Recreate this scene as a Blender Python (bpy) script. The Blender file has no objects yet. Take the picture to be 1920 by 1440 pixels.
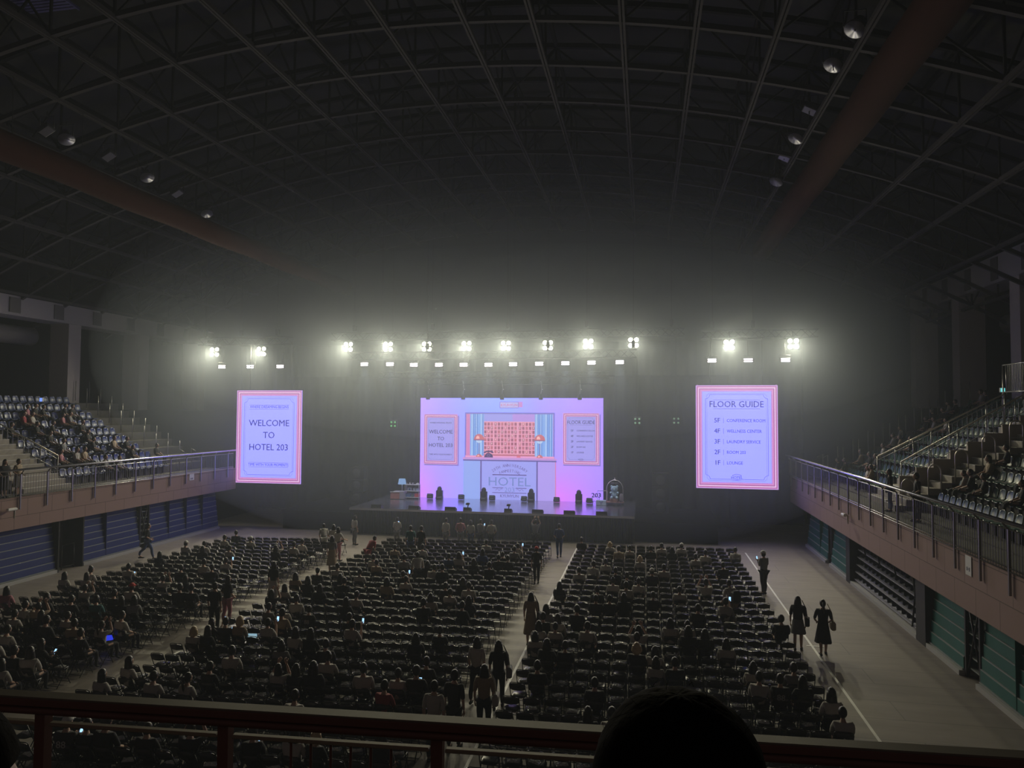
import bpy, math, random
from mathutils import Vector, Matrix, noise
random.seed(7)
SC = bpy.context.scene
COL = SC.collection
R = math.radians
PI = math.pi

# ---------------------------------------------------------------- camera
CAM_Z = 7.2
cam_data = bpy.data.cameras.new('camera')
cam_data.sensor_fit = 'HORIZONTAL'; cam_data.sensor_width = 36.0
cam_data.lens = 36.0 * 1331.0 / 1920.0
cam_data.clip_end = 300; cam_data.clip_start = 0.05
cam = bpy.data.objects.new('camera', cam_data); COL.objects.link(cam)
def _cam():
    y, p, r = R(10.64), R(2.25), R(0.3)
    fw = Vector((-math.sin(y)*math.cos(p), math.cos(y)*math.cos(p), math.sin(p)))
    rt = Vector((math.cos(y), math.sin(y), 0)); up = rt.cross(fw)
    X = rt*math.cos(r) + up*math.sin(r); Y = up*math.cos(r) - rt*math.sin(r)
    m = Matrix((X, Y, -fw)).transposed().to_4x4(); m.translation = (0, 0, CAM_Z)
    cam.matrix_world = m
_cam(); SC.camera = cam

# ---------------------------------------------------------------- colour management, world
SC.view_settings.view_transform = 'Standard'; SC.view_settings.look = 'None'
SC.view_settings.exposure = 0.0; SC.view_settings.gamma = 1.0
SC.view_settings.use_curve_mapping = False
world = bpy.data.worlds.new('world'); SC.world = world; world.use_nodes = True
world.node_tree.nodes['Background'].inputs[0].default_value = (1.0, 0.72, 0.66, 1)
world.node_tree.nodes['Background'].inputs[1].default_value = 0.036
cy = SC.cycles
cy.max_bounces = 2; cy.diffuse_bounces = 2; cy.glossy_bounces = 2; cy.transmission_bounces = 2
cy.volume_bounces = 0; cy.transparent_max_bounces = 6
cy.use_denoising = True; cy.caustics_reflective = False; cy.caustics_refractive = False
cy.sample_clamp_indirect = 2.0; cy.sample_clamp_direct = 0.0
cy.use_adaptive_sampling = True; cy.adaptive_threshold = 0.03

# ---------------------------------------------------------------- show lighting (audience blinders)
# lamp positions: one warm four-cell blinder per entry (x, y, z)
BLIND_MAIN = [(-18.67, 43, 11.3), (-15.99, 43, 11.28), (-13.44, 43, 11.26), (-10.87, 43, 11.26),
              (-8.39, 43, 11.24), (-5.8, 43, 11.24), (-3.36, 43, 11.3), (-0.68, 43, 11.34)]
BLIND_LEFT = [(-28.13, 43, 11.07), (-24.74, 43, 11.07)]
BLIND_RIGHT = [(4.79, 43, 11.14), (8.3, 43, 11.16)]
BLIND_POWER = 2200.0
BLIND_COLOR = (1.0, 0.955, 0.69)
def blinder_light(parent, loc):
    l = bpy.data.lights.new('blinder_light', 'SPOT')
    l.energy = BLIND_POWER; l.color = BLIND_COLOR; l.shadow_soft_size = 0.2
    l.spot_size = R(128); l.spot_blend = 1.0
    o = bpy.data.objects.new('blinder_light', l); COL.objects.link(o)
    o.location = loc
    d = Vector((0, -1, -0.50)).normalized()
    o.rotation_euler = d.to_track_quat('-Z', 'Y').to_euler()
    if parent: o.parent = parent
    return o
HAZE_DENSITY = 0.0025     # all over the hall
def wash_spot(parent, loc):
    l = bpy.data.lights.new('wash_spot', 'SPOT'); l.energy = 550; l.color = (.80, .86, 1.0); l.shadow_soft_size = .15
    l.spot_size = R(60); l.spot_blend = .8
    o = bpy.data.objects.new('wash_spot', l); COL.objects.link(o); o.parent = parent; o.location = loc
    o.rotation_euler = Vector((0, .32, -1)).to_track_quat('-Z', 'Y').to_euler(); return o
HAZE_HALO = 0.012     # extra layer added to give the lamps their halos
HAZE_CLOUD = 0.0115        # extra in the cloud round the stage
LED = 1.08            # brightness of the video screens

# ---------------------------------------------------------------- helpers
def put(o, label=None, cat=None, group=None, kind=None):
    if label: o['label'] = label
    if cat: o['category'] = cat
    if group: o['group'] = group
    if kind: o['kind'] = kind
    return o
def empty(name, loc, rz=0, **k):
    o = bpy.data.objects.new(name, None); COL.objects.link(o)
    o.location = loc; o.rotation_euler = (0, 0, rz); o.empty_display_size = .1
    return put(o, **k)
class MB:
    """collects geometry into one mesh"""
    def __init__(s): s.v = []; s.f = []; s.m = []; s.sm = []
    def add(s, vs, fs, m=0, smooth=False):
        b = len(s.v); s.v += [tuple(v) for v in vs]
        s.f += [tuple(i+b for i in f) for f in fs]; s.m += [m]*len(fs); s.sm += [smooth]*len(fs)
        return s
    def box(s, x0, x1, y0, y1, z0, z1, m=0, M=None):
        vs = [Vector((x, y, z)) for z in (z0, z1) for y in (y0, y1) for x in (x0, x1)]
        if M: vs = [M @ v for v in vs]
        return s.add(vs, [(0, 2, 3, 1), (4, 5, 7, 6), (0, 1, 5, 4), (2, 6, 7, 3), (0, 4, 6, 2), (1, 3, 7, 5)], m)
    def bbox(s, c, d, m=0, b=.01, M=None):
        """box with chamfered edges, centre c, size d"""
        hx, hy, hz = d[0]/2, d[1]/2, d[2]/2
        vs = []
        for sz in (-1, 1):
            for (ax, ay, az) in ((hx-b, hy-b, hz), (hx, hy, hz-b)) if sz > 0 else ((hx, hy, hz-b), (hx-b, hy-b, hz)):
                for (qx, qy) in ((-1, -1), (1, -1), (1, 1), (-1, 1)):
                    vs.append(Vector((c[0]+qx*ax, c[1]+qy*ay, c[2]+sz*az)))
        vs = [vs[i] for i in list(range(4, 8))+list(range(0, 4))+list(range(12, 16))+list(range(8, 12))]
        if M: vs = [M @ v for v in vs]
        fs = [(3, 2, 1, 0), (12, 13, 14, 15)]
        for k in range(3):
            for i in range(4):
                j = (i+1) % 4; a = k*4
                fs.append((a+i, a+j, a+4+j, a+4+i))
        return s.add(vs, fs, m)
    def tube(s, pts, r, n=6, m=0, cap=True, closed=False):
        pts = [Vector(p) for p in pts]; k = len(pts)
        rs = r if isinstance(r, (list, tuple)) else [r]*k
        ring = []; up = None
        for i, p in enumerate(pts):
            a = pts[(i-1) % k] if (closed or i > 0) else p
            c = pts[(i+1) % k] if (closed or i < k-1) else p
            t = (c-a).normalized()
            if up is None:
                up = Vector((0, 0, 1)) if abs(t.z) < .9 else Vector((0, 1, 0))
            u = (up - t*up.dot(t)).normalized(); w = t.cross(u); up = u
            ring += [p + (u*math.cos(2*PI*q/n+PI/n) + w*math.sin(2*PI*q/n+PI/n))*rs[i] for q in range(n)]
        fs = []
        for i in range(k if closed else k-1):
            a = i*n; b = ((i+1) % k)*n
            for q in range(n):
                q2 = (q+1) % n; fs.append((a+q, a+q2, b+q2, b+q))
        if cap and not closed:
            fs.append(tuple(range(n-1, -1, -1))); fs.append(tuple((k-1)*n+q for q in range(n)))
        return s.add(ring, fs, m, n > 4)
    def lathe(s, prof, c, n=20, m=0, axis='z', smooth=True):
        vs = []
        for (r, h) in prof:
            for q in range(n):
                a = 2*PI*q/n; x, y = r*math.cos(a), r*math.sin(a)
                p = (x, y, h) if axis == 'z' else ((x, -h, y) if axis == 'y' else (h, x, y))
                vs.append((c[0]+p[0], c[1]+p[1], c[2]+p[2]))
        fs = []
        for i in range(len(prof)-1):
            for q in range(n):
                q2 = (q+1) % n; fs.append((i*n+q, i*n+q2, (i+1)*n+q2, (i+1)*n+q))
        fs.append(tuple(range(n-1, -1, -1))); fs.append(tuple((len(prof)-1)*n+q for q in range(n)))
        return s.add(vs, fs, m, smooth)
    def ball(s, c, r, n=12, k=8, m=0, fn=None, M=None):
        rx, ry, rz = r if isinstance(r, (tuple, list)) else (r, r, r)
        vs = [Vector((0, 0, -1))]
        for i in range(1, k):
            p = -PI/2 + PI*i/k
            for q in range(n):
                a = 2*PI*q/n; vs.append(Vector((math.cos(p)*math.cos(a), math.cos(p)*math.sin(a), math.sin(p))))
        vs.append(Vector((0, 0, 1)))
        if fn: vs = [fn(v) for v in vs]
        vs = [Vector((c[0]+v.x*rx, c[1]+v.y*ry, c[2]+v.z*rz)) for v in vs]
        if M: vs = [M @ v for v in vs]
        fs = [(0, 1+(q+1) % n, 1+q) for q in range(n)]
        for i in range(k-2):
            for q in range(n):
                q2 = (q+1) % n; a = 1+i*n; b = a+n
                fs.append((a+q, a+q2, b+q2, b+q))
        t = len(vs)-1; a = 1+(k-2)*n
        fs += [(a+q, a+(q+1) % n, t) for q in range(n)]
        return s.add(vs, fs, m, True)
    def quad(s, a, b, c, d, m=0): return s.add([a, b, c, d], [(0, 1, 2, 3)], m)
    def mesh(s, name, mats=()):
        me = bpy.data.meshes.new(name); me.from_pydata(s.v, [], s.f)
        for mt in (mats if isinstance(mats, (list, tuple)) else [mats]): me.materials.append(mt)
        me.polygons.foreach_set('material_index', s.m); me.polygons.foreach_set('use_smooth', s.sm)
        me.update(); return me
    def build(s, name, mats, parent=None, loc=None, rz=None, **k):
        return link(name, s.mesh(name, mats), parent, loc, rz, **k)
def link(name, me, parent=None, loc=None, rz=None, **k):
    o = bpy.data.objects.new(name, me); COL.objects.link(o)
    if parent: o.parent = parent
    if loc is not None: o.location = loc
    if rz is not None: o.rotation_euler = (0, 0, rz)
    return put(o, **k)
def structure(name, mb, mats, **k): return mb.build(name, mats, kind='structure', **k)

# ---------------------------------------------------------------- materials
MATS = {}
def mat(name, col, rough=.7, metal=0, emit=None, es=1.0, var=0, scale=8, bump=0, sample=True, spec=.5):
    if name in MATS: return MATS[name]
    m = bpy.data.materials.new(name); m.use_nodes = True; nt = m.node_tree; b = nt.nodes['Principled BSDF']
    b.inputs['Base Color'].default_value = (*col, 1); b.inputs['Roughness'].default_value = rough
    b.inputs['Metallic'].default_value = metal; b.inputs['Specular IOR Level'].default_value = spec
    if emit:
        b.inputs['Emission Color'].default_value = (*emit, 1); b.inputs['Emission Strength'].default_value = es
        if not sample: m.cycles.emission_sampling = 'NONE'
    else: m.cycles.emission_sampling = 'NONE'
    if var or bump:
        tc = nt.nodes.new('ShaderNodeTexCoord'); nz = nt.nodes.new('ShaderNodeTexNoise')
        nz.inputs['Scale'].default_value = scale; nz.inputs['Detail'].default_value = 4
        nt.links.new(tc.outputs['Object'], nz.inputs['Vector'])
        if var:
            mx = nt.nodes.new('ShaderNodeMix'); mx.data_type = 'RGBA'
            mx.inputs[6].default_value = (*[c*(1-var) for c in col], 1); mx.inputs[7].default_value = (*[min(1, c*(1+var)) for c in col], 1)
            nt.links.new(nz.outputs['Fac'], mx.inputs[0]); nt.links.new(mx.outputs[2], b.inputs['Base Color'])
        if bump:
            bp = nt.nodes.new('ShaderNodeBump'); bp.inputs['Strength'].default_value = bump; bp.inputs['Distance'].default_value = .02
            nt.links.new(nz.outputs['Fac'], bp.inputs['Height']); nt.links.new(bp.outputs[0], b.inputs['Normal'])
    MATS[name] = m; return m
def glow(name, col, s=1.0, sample=False):
    """surface that gives off light (screens, lamps, phones)"""
    if name in MATS: return MATS[name]
    m = bpy.data.materials.new(name); m.use_nodes = True; nt = m.node_tree; nt.nodes.clear()
    e = nt.nodes.new('ShaderNodeEmission'); o = nt.nodes.new('ShaderNodeOutputMaterial')
    e.inputs[0].default_value = (*col, 1); e.inputs[1].default_value = s
    nt.links.new(e.outputs[0], o.inputs[0])
    if not sample: m.cycles.emission_sampling = 'NONE'
    MATS[name] = m; return m
def srgb(r, g, b): return tuple(((c/255+.055)/1.055)**2.4 if c > 10 else c/255/12.92 for c in (r, g, b))
def skin_mesh(name, verts, edges, mats, sub=1, part=None):
    """one continuous tapering surface grown over a skeleton; verts: {key: (x,y,z,r or (rx,ry))}"""
    keys = list(verts); idx = {k: i for i, k in enumerate(keys)}
    me = bpy.data.meshes.new(name)
    me.from_pydata([verts[k][:3] for k in keys], [(idx[a], idx[b]) for a, b in edges], [])
    o = bpy.data.objects.new(name, me); COL.objects.link(o)
    md = o.modifiers.new('s', 'SKIN'); md.use_smooth_shade = True
    sv = me.skin_vertices[0].data
    for k in keys:
        r = verts[k][3]; sv[idx[k]].radius = r if isinstance(r, tuple) else (r, r)
    sv[0].use_root = True
    ss = o.modifiers.new('u', 'SUBSURF'); ss.levels = sub; ss.render_levels = sub
    dg = bpy.context.evaluated_depsgraph_get(); dg.update()
    out = bpy.data.meshes.new_from_object(o.evaluated_get(dg))
    bpy.data.objects.remove(o); bpy.data.meshes.remove(me)
    out.name = name; out.materials.clear()
    for mt in mats: out.materials.append(mt)
    return out
def mesh_to_mb(mb, me, m=0, fn=None):
    mb.add([v.co.copy() for v in me.vertices], [tuple(p.vertices) for p in me.polygons], m, True)
    if fn:
        k = len(me.polygons)
        for i, p in enumerate(me.polygons): mb.m[len(mb.m)-k+i] = fn(p.center)
FONT_CACHE = {}
def text_into(mb, s, x, z, h, y, m=0, align='C', sx=1.0, off=0, M=None, d=0.0):
    """lettering standing in the x-z plane at depth y, facing -Y; x,z = anchor (baseline)"""
    cu = bpy.data.curves.new('lettering', 'FONT'); cu.body = s; cu.size = 1
    cu.resolution_u = 2
    o = bpy.data.objects.new('lettering', cu); COL.objects.link(o)
    dg = bpy.context.evaluated_depsgraph_get(); dg.update()
    me = bpy.data.meshes.new_from_object(o.evaluated_get(dg))
    xs = [v.co.x for v in me.vertices] or [0]; w0, w1 = min(xs), max(xs)
    k = h/0.7
    ox = {'C': -(w0+w1)/2, 'L': -w0, 'R': -w1}[align]
    vs = []
    for v in me.vertices:
        p = Vector(((v.co.x+ox)*k*sx, 0, v.co.y*k))
        if M: p = M @ p
        vs.append((x+p.x, y, z+p.z))
    fs = [tuple(p.vertices) for p in me.polygons]; mb.add(vs, fs, m)
    if off:                                     # heavier strokes: a second copy set just beside the first
        e = off*k*2.2; mb.add([(a+e, b-.0006, c+e*.5) for a, b, c in vs], fs, m)
    wd = (w1-w0)*k*sx
    bpy.data.objects.remove(o); bpy.data.curves.remove(cu); bpy.data.meshes.remove(me)
    return wd

BLK = mat('black_paint', (.012, .012, .013), .55)
STEEL = mat('brushed_steel', (.42, .42, .44), .38, .85)
DSTEEL = mat('dark_steel', (.05, .05, .055), .5, .6)
CONC = mat('terrace_concrete', (.10, .096, .092), .85, var=.2, scale=3)
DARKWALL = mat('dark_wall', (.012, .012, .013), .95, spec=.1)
WHITE = mat('white_paint', (.7, .7, .7), .5)
# ================================================================ HALL SHELL
XC, ZC, RAD = -8.6, -33.6, 53.5           # lower ceiling grid lies on this vault
def vz(x, r=RAD): return ZC + math.sqrt(r*r - (x-XC)**2)
def floor_material():
    m = bpy.data.materials.new('arena_floor'); m.use_nodes = True; nt = m.node_tree; b = nt.nodes['Principled BSDF']
    m.cycles.emission_sampling = 'NONE'
    tc = nt.nodes.new('ShaderNodeTexCoord')
    br = nt.nodes.new('ShaderNodeTexBrick'); br.offset = .5
    br.inputs['Color1'].default_value = (.28, .245, .215, 1); br.inputs['Color2'].default_value = (.265, .23, .205, 1)
    br.inputs['Mortar'].default_value = (.15, .14, .13, 1); br.inputs['Scale'].default_value = 1
    br.inputs['Brick Width'].default_value = 12; br.inputs['Row Height'].default_value = 1.15; br.inputs['Mortar Size'].default_value = .012
    nt.links.new(tc.outputs['Object'], br.inputs['Vector'])
    nz = nt.nodes.new('ShaderNodeTexNoise'); nz.inputs['Scale'].default_value = .8; nz.inputs['Detail'].default_value = 6
    mp = nt.nodes.new('ShaderNodeMapping'); mp.inputs['Scale'].default_value = (1, 4, 1)
    nt.links.new(tc.outputs['Object'], mp.inputs[0]); nt.links.new(mp.outputs[0], nz.inputs['Vector'])
    mx = nt.nodes.new('ShaderNodeMix'); mx.data_type = 'RGBA'; mx.blend_type = 'MULTIPLY'; mx.inputs[0].default_value = .45
    nt.links.new(br.outputs['Color'], mx.inputs[6]); nt.links.new(nz.outputs['Fac'], mx.inputs[7])
    nt.links.new(mx.outputs[2], b.inputs['Base Color']); b.inputs['Roughness'].default_value = .62
    bp = nt.nodes.new('ShaderNodeBump'); bp.inputs['Strength'].default_value = .25; bp.inputs['Distance'].default_value = .02
    nt.links.new(nz.outputs['Fac'], bp.inputs['Height']); nt.links.new(bp.outputs[0], b.inputs['Normal'])
    return m
structure('floor', MB().box(-38, 22, -3, 52, -.2, 0), floor_material())
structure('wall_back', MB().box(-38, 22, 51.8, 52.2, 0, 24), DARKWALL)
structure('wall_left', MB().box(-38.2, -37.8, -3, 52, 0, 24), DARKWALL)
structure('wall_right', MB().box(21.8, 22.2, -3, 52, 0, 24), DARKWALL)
TAPE = mat('white_floor_tape', (.75, .75, .72), .5)
structure('trim_1', MB().box(-3.62, -3.55, 12, 38, 0, .006), TAPE)
structure('trim_2', MB().box(5.02, 5.09, 12, 38.5, 0, .006), TAPE)
structure('trim_3', MB().box(4.9, 5.4, 23.6, 23.66, 0, .007), TAPE)
# roof deck above the grid
mb = MB(); n = 40
xs = [XC-29.6+59.2*i/n for i in range(n+1)]
for i in range(n):
    for (r0, s) in ((RAD+2.9, 1),):
        a, b_ = xs[i], xs[i+1]
        mb.quad((a, -3, vz(a, r0)), (b_, -3, vz(b_, r0)), (b_, 52, vz(b_, r0)), (a, 52, vz(a, r0)))
        mb.quad((a, -3, vz(a, r0)+.2), (a, 52, vz(a, r0)+.2), (b_, 52, vz(b_, r0)+.2), (b_, -3, vz(b_, r0)+.2))
structure('ceiling', mb, mat('roof_deck', (.025, .024, .028), .8, var=.3, scale=1.5))
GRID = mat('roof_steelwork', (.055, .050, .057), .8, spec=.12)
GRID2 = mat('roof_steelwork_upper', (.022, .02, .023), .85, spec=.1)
PX = [-33.9, -31.3, -28.8, -26.2, -23.6, -20.95, -18.5, -16.2, -13.25, -11.0, -8.4, -5.72, -3.5, -.68, 1.55, 3.85, 6.1, 10.0, 12.5, 15.0, 17.6]
RY = [4.2, 7.15, 10.1, 13.05, 16.0, 18.95, 21.9, 24.85, 27.9, 30.85, 33.8, 36.75, 39.7, 42.65, 45.6, 48.5]
def beam_arc(mb, y, r, w, h, x0, x1, n=44):
    pr = []
    for i in range(n+1):
        x = x0+(x1-x0)*i/n
        for (dy, dr) in ((-w/2, 0), (w/2, 0), (w/2, h), (-w/2, h)): pr.append((x, y+dy, vz(x, r+dr)))
    fs = []
    for i in range(n):
        for q in range(4):
            q2 = (q+1) % 4; fs.append((i*4+q, i*4+q2, i*4+4+q2, i*4+4+q))
    mb.add(pr, fs)
for y in RY:
    mb = MB(); beam_arc(mb, y, RAD, .15, .17, -36.5, 19.6)
    structure('roof_rib', mb, GRID)
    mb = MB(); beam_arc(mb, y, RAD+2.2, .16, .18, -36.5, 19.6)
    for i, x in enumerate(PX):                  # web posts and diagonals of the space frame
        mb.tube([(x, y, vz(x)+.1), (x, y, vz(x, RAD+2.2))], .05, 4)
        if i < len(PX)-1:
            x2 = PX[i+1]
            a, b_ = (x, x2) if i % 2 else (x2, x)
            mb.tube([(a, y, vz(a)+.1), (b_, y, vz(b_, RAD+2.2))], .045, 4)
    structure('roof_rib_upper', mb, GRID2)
for i, x in enumerate(PX):
    mb = MB(); z = vz(x)
    for dx in (-.055, .055): mb.box(x+dx-.035, x+dx+.035, 2, 49, z-.06, z+.08)   # twin angles
    structure('roof_purlin', mb, GRID)
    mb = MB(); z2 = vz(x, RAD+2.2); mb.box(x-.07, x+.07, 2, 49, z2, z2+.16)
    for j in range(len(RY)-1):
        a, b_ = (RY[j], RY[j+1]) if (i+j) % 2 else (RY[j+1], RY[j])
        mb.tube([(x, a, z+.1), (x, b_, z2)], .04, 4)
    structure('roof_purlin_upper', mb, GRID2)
# louvred roof light panels in the upper layer
LOUV = mat('roof_light_louvre', (.16, .15, .42), .5)
for (x0, x1, y0, y1) in ((1.8, 3.7, 18.0, 19.6), (4.1, 6.1, 18.0, 19.5), (1.8, 3.7, 19.9, 21.6), (4.1, 6.1, 21.0, 22.6), (-24.0, -21.8, 16.5, 18.6), (-21.5, -19.2, 19.2, 20.8), (8.6, 9.9, 18, 20)):
    mb = MB(); z = vz((x0+x1)/2, RAD+2.35); k = int((y1-y0)/.16)
    for i in range(k): mb.box(x0, x1, y0+i*.16, y0+i*.16+.1, z, z+.03)
    mb.box(x0-.05, x0, y0, y1, z-.03, z+.06); mb.box(x1, x1+.05, y0, y1, z-.03, z+.06)
    structure('roof_light', mb, LOUV)

# ================================================================ STANDS
FASC = mat('rose_fascia_panels', (.40, .27, .25), .8)
def fascia_material():
    m = FASC; nt = m.node_tree; b = nt.nodes['Principled BSDF']
    tc = nt.nodes.new('ShaderNodeTexCoord'); sp = nt.nodes.new('ShaderNodeSeparateXYZ'); cb = nt.nodes.new('ShaderNodeCombineXYZ')
    nt.links.new(tc.outputs['Object'], sp.inputs[0]); nt.links.new(sp.outputs['Y'], cb.inputs['X']); nt.links.new(sp.outputs['Z'], cb.inputs['Y'])
    br = nt.nodes.new('ShaderNodeTexBrick'); br.offset = .5
    br.inputs['Color1'].default_value = (.30, .20, .185, 1); br.inputs['Color2'].default_value = (.285, .19, .175, 1); br.inputs['Mortar'].default_value = (.12, .08, .075, 1)
    br.inputs['Scale'].default_value = 1; br.inputs['Brick Width'].default_value = 1.25; br.inputs['Row Height'].default_value = .7; br.inputs['Mortar Size'].default_value = .012
    nt.links.new(cb.outputs[0], br.inputs['Vector']); nt.links.new(br.outputs['Color'], b.inputs['Base Color'])
fascia_material()
def zt(k): return 3.55 + .45*k                 # tread height of seat row k
SIDES = {'right': (8.2, 1, 43.4), 'left': (-25.4, -1, 41.0)}
for nm, (xf, sg, yend) in SIDES.items():
    mb = MB()
    # stepped terrace: walkway, ten rows, top concourse
    prof = [(.18, 3.15), (.18, 3.5), (1.35, 3.5)]
    for k in range(10): prof += [(1.35+.8*k, zt(k)), (1.35+.8*(k+1), zt(k))]
    prof += [(11.8, zt(9)), (11.8, 3.0)]
    p0 = [(xf+sg*a, -2.8, z) for a, z in prof]; p1 = [(xf+sg*a, yend, z) for a, z in prof]; n = len(prof)
    mb.add(p0+p1, [(i, (i+1) % n, (i+1) % n+n, i+n) for i in range(n)]+[tuple(range(n)), tuple(range(2*n-1, n-1, -1))])
    structure('stand_terrace', mb, CONC)
    mb = MB(); zb = 2.1 if sg > 0 else 2.28
    xa, xb = sorted((xf, xf+sg*.18)); mb.box(xa, xb, -2.8, yend, zb, 3.58)
    structure('balcony_fascia', mb, FASC)
    mb = MB(); xa, xb = sorted((xf+sg*.18, xf+sg*1.4)); mb.box(xa, xb, -2.8, yend, zb+.2, 3.2)
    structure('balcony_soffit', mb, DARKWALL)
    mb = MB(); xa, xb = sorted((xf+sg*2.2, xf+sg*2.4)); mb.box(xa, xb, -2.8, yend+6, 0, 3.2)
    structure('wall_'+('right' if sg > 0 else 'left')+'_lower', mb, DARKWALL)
# columns and roof edge beams above the stands
COLM = mat('column_render', (.42, .38, .40), .8)
for y in (31.0, 37.2, 43.85, 50.4):
    structure('column', MB().box(17.4, 18.75, y, y+.95, 7.6, 13.8), COLM)
for y in (31.0, 37.25, 43.4, 49.9):
    structure('column', MB().box(-35.7, -34.4, y, y+.95, 7.2, 12.4), COLM)
for (x0, x1, z0, z1) in ((17.3, 18.9, 13.8, 15.2), (-35.8, -34.3, 12.4, 13.5)):
    mb = MB(); mb.box(x0, x1, -2.8, 51.8, z0, z1)
    for y in range(0, 52, 3): mb.box(x0-.05, x1+.05, y, y+.7, z0+.15, z1-.12, 1)
    structure('roof_edge_beam', mb, [mat('edge_beam', (.34, .32, .36), .8), mat('beam_recess', (.12, .11, .12), .8)])
DUCT = mat('galvanised_duct', (.35, .33, .33), .45, .4)
for (x, z, y0, y1, side) in ((-36.6, 11.6, 25, 36.8, 'left'), (19.8, 12.2, 33, 43.4, 'right')):
    mb = MB(); mb.tube([(x, y0, z), (x, y1, z)], .55, 16)
    d = mb.build('ventilation_duct', DUCT, label='large round metal duct under the roof behind the %s stand columns' % side, cat='duct')
    mb = MB()
    for y in range(int(y0)+1, int(y1), 2): mb.tube([(x, y, z), (x, y+.08, z)], .6, 16)
    mb.build('duct_band', DUCT, d)
# red fabric air socks below the roof
SOCK = mat('red_fabric_duct', (.05, .015, .011), .95, spec=.1, var=.15, scale=3)
for (x, z, w, lab) in ((7.25, 17.45, .62, 'long red fabric air duct hung under the roof on the right'), (-20.9, 15.95, .50, 'long red fabric air duct hung under the roof on the left')):
    mb = MB(); mb.tube([(x+(.0 if x > 0 else 0), 2+i*1.0, z+.03*math.sin(i)) for i in range(46)], w, 20)
    d = mb.build('fabric_duct', SOCK, label=lab, cat='air duct')
    mb = MB()
    for i in range(0, 46, 3): mb.tube([(x, 2+i, z+w), (x, 2+i, vz(x))], .012, 4)
    mb.build('suspension_wire', DSTEEL, d)

# ---- hanging sports floodlights (unlit)
GLASSF = mat('floodlight_glass', (.30, .30, .38), .3, .2)
FHOUS = mat('floodlight_housing', (.10, .10, .12), .5, .3)
def floodlight(x, y, z, square, lab, sg):
    t = empty('floodlight', (x, y, z), 0, label=lab, cat='floodlight', group='unlit floodlights under the roof')
    M = Matrix.Rotation(R(28*sg), 4, 'Y') @ Matrix.Rotation(R(-18), 4, 'X')
    mb = MB()
    if square: mb.bbox((0, 0, .12), (.5, .36, .24), 0, .03, M)
    else:
        mb.lathe([(.10, .42), (.16, .38), (.17, .22), (.29, .06), (.31, 0)], (0, 0, 0), 18); mb.v = [tuple(M @ Vector(v)) for v in mb.v]
    mb.build('housing', FHOUS, t)
    mb = MB()
    if square: mb.bbox((0, 0, -.005), (.44, .30, .02), 0, .006, M)
    else: mb.lathe([(.285, -.012), (.28, .0)], (0, 0, 0), 18); mb.v = [tuple(M @ Vector(v)) for v in mb.v]
    mb.build('lens', GLASSF, t)
    mb = MB(); mb.tube([(-.3, 0, .1), (-.3, 0, .55), (.3, 0, .55), (.3, 0, .1)], .02, 5); mb.tube([(0, 0, .55), (0, 0, vz(x)-z)], .018, 5)
    mb.build('bracket', DSTEEL, t)
RN = ['nearest', 'second nearest', 'third', 'fourth', 'fifth', 'farthest']
for i, (y, z, sq) in enumerate(((20.93, 17.97, 0), (23.28, 18.1, 0), (26.6, 18.05, 1), (28.91, 17.93, 0), (31.3, 18.0, 1), (33.2, 17.6, 0))):
    floodlight(5.8, y, z, sq, '%s unlit %s floodlight in the row beside the right red duct' % (RN[i], ('square' if sq else 'round')), 1)
for i, (y, z, sq) in enumerate(((22.3, 17.25, 1), (23.2, 17.3, 0), (25.4, 17.4, 1), (27.7, 17.3, 0), (29.8, 17.2, 1), (32.1, 16.9, 0))):
    floodlight(-21.8, y, z+.25, sq, '%s unlit %s floodlight in the row beside the left red duct' % (RN[i], ('square' if sq else 'round')), -1)

# ================================================================ RETRACTED BLEACHERS ALONG THE WALLS
BLUE = mat('blue_bleacher_panel', (.017, .032, .16), .55, var=.2, scale=2)
GREEN = mat('green_bleacher_panel', (.013, .12, .105), .55, var=.2, scale=2)
LIP = mat('pale_bleacher_lip', (.26, .29, .30), .5)
def bleacher(x, sg, y0, y1, h, col, lab, n=8):
    """closed telescopic seating: riser boards with a pale nosing under each, on a low kerb"""
    t = empty('retractable_bleacher', (x, (y0+y1)/2, 0), 0, label=lab, cat='bleacher'); L = (y1-y0)/2
    mb = MB(); st = (h-.16)/n
    def bx(xa, xb, ya, yb, za, zb, m=0):
        a, b_ = sorted((sg*xa, sg*xb)); mb.box(a, b_, ya, yb, za, zb, m)
    for k in range(n): bx(.04*k, .04*k+.5, -L, L, .16+k*st+.035, .16+(k+1)*st)
    for j in range(1, int(2*L/1.5)): bx(-.012, .3, -L+j*1.5-.012, -L+j*1.5+.012, .2, h-.05)
    mb.build('riser_panel', col, t)
    mb = MB()
    for k in range(n): bx(.04*k-.035, .04*k+.4, -L, L, .16+k*st, .16+k*st+.03)
    mb.build('nosing', LIP, t)
    mb = MB(); bx(-.12, .5, -L, L, 0, .14); mb.build('kerb', mat('pale_kerb', (.42, .42, .42), .7), t)
bleacher(-25.6, -1, 14, 27.35, 2.6, BLUE, 'closed blue bleacher on the left wall nearest the camera, before the doorway')
bleacher(-25.6, -1, 28.85, 32.65, 2.6, BLUE, 'closed blue bleacher between the left doorway and the open steelwork gap')
bleacher(-25.6, -1, 33.45, 39.5, 2.6, BLUE, 'closed blue bleacher on the left wall running towards the stage')
bleacher(8.62, 1, 13, 20.85, 2.5, GREEN, 'closed green bleacher on the right wall nearest the camera', 7)
bleacher(8.62, 1, 21.85, 24.2, 2.5, GREEN, 'short closed green bleacher beside the dark pillar on the right wall', 7)
bleacher(8.62, 1, 33.1, 36.0, 2.5, GREEN, 'closed green bleacher beyond the open seat bay on the right wall', 7)
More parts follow.
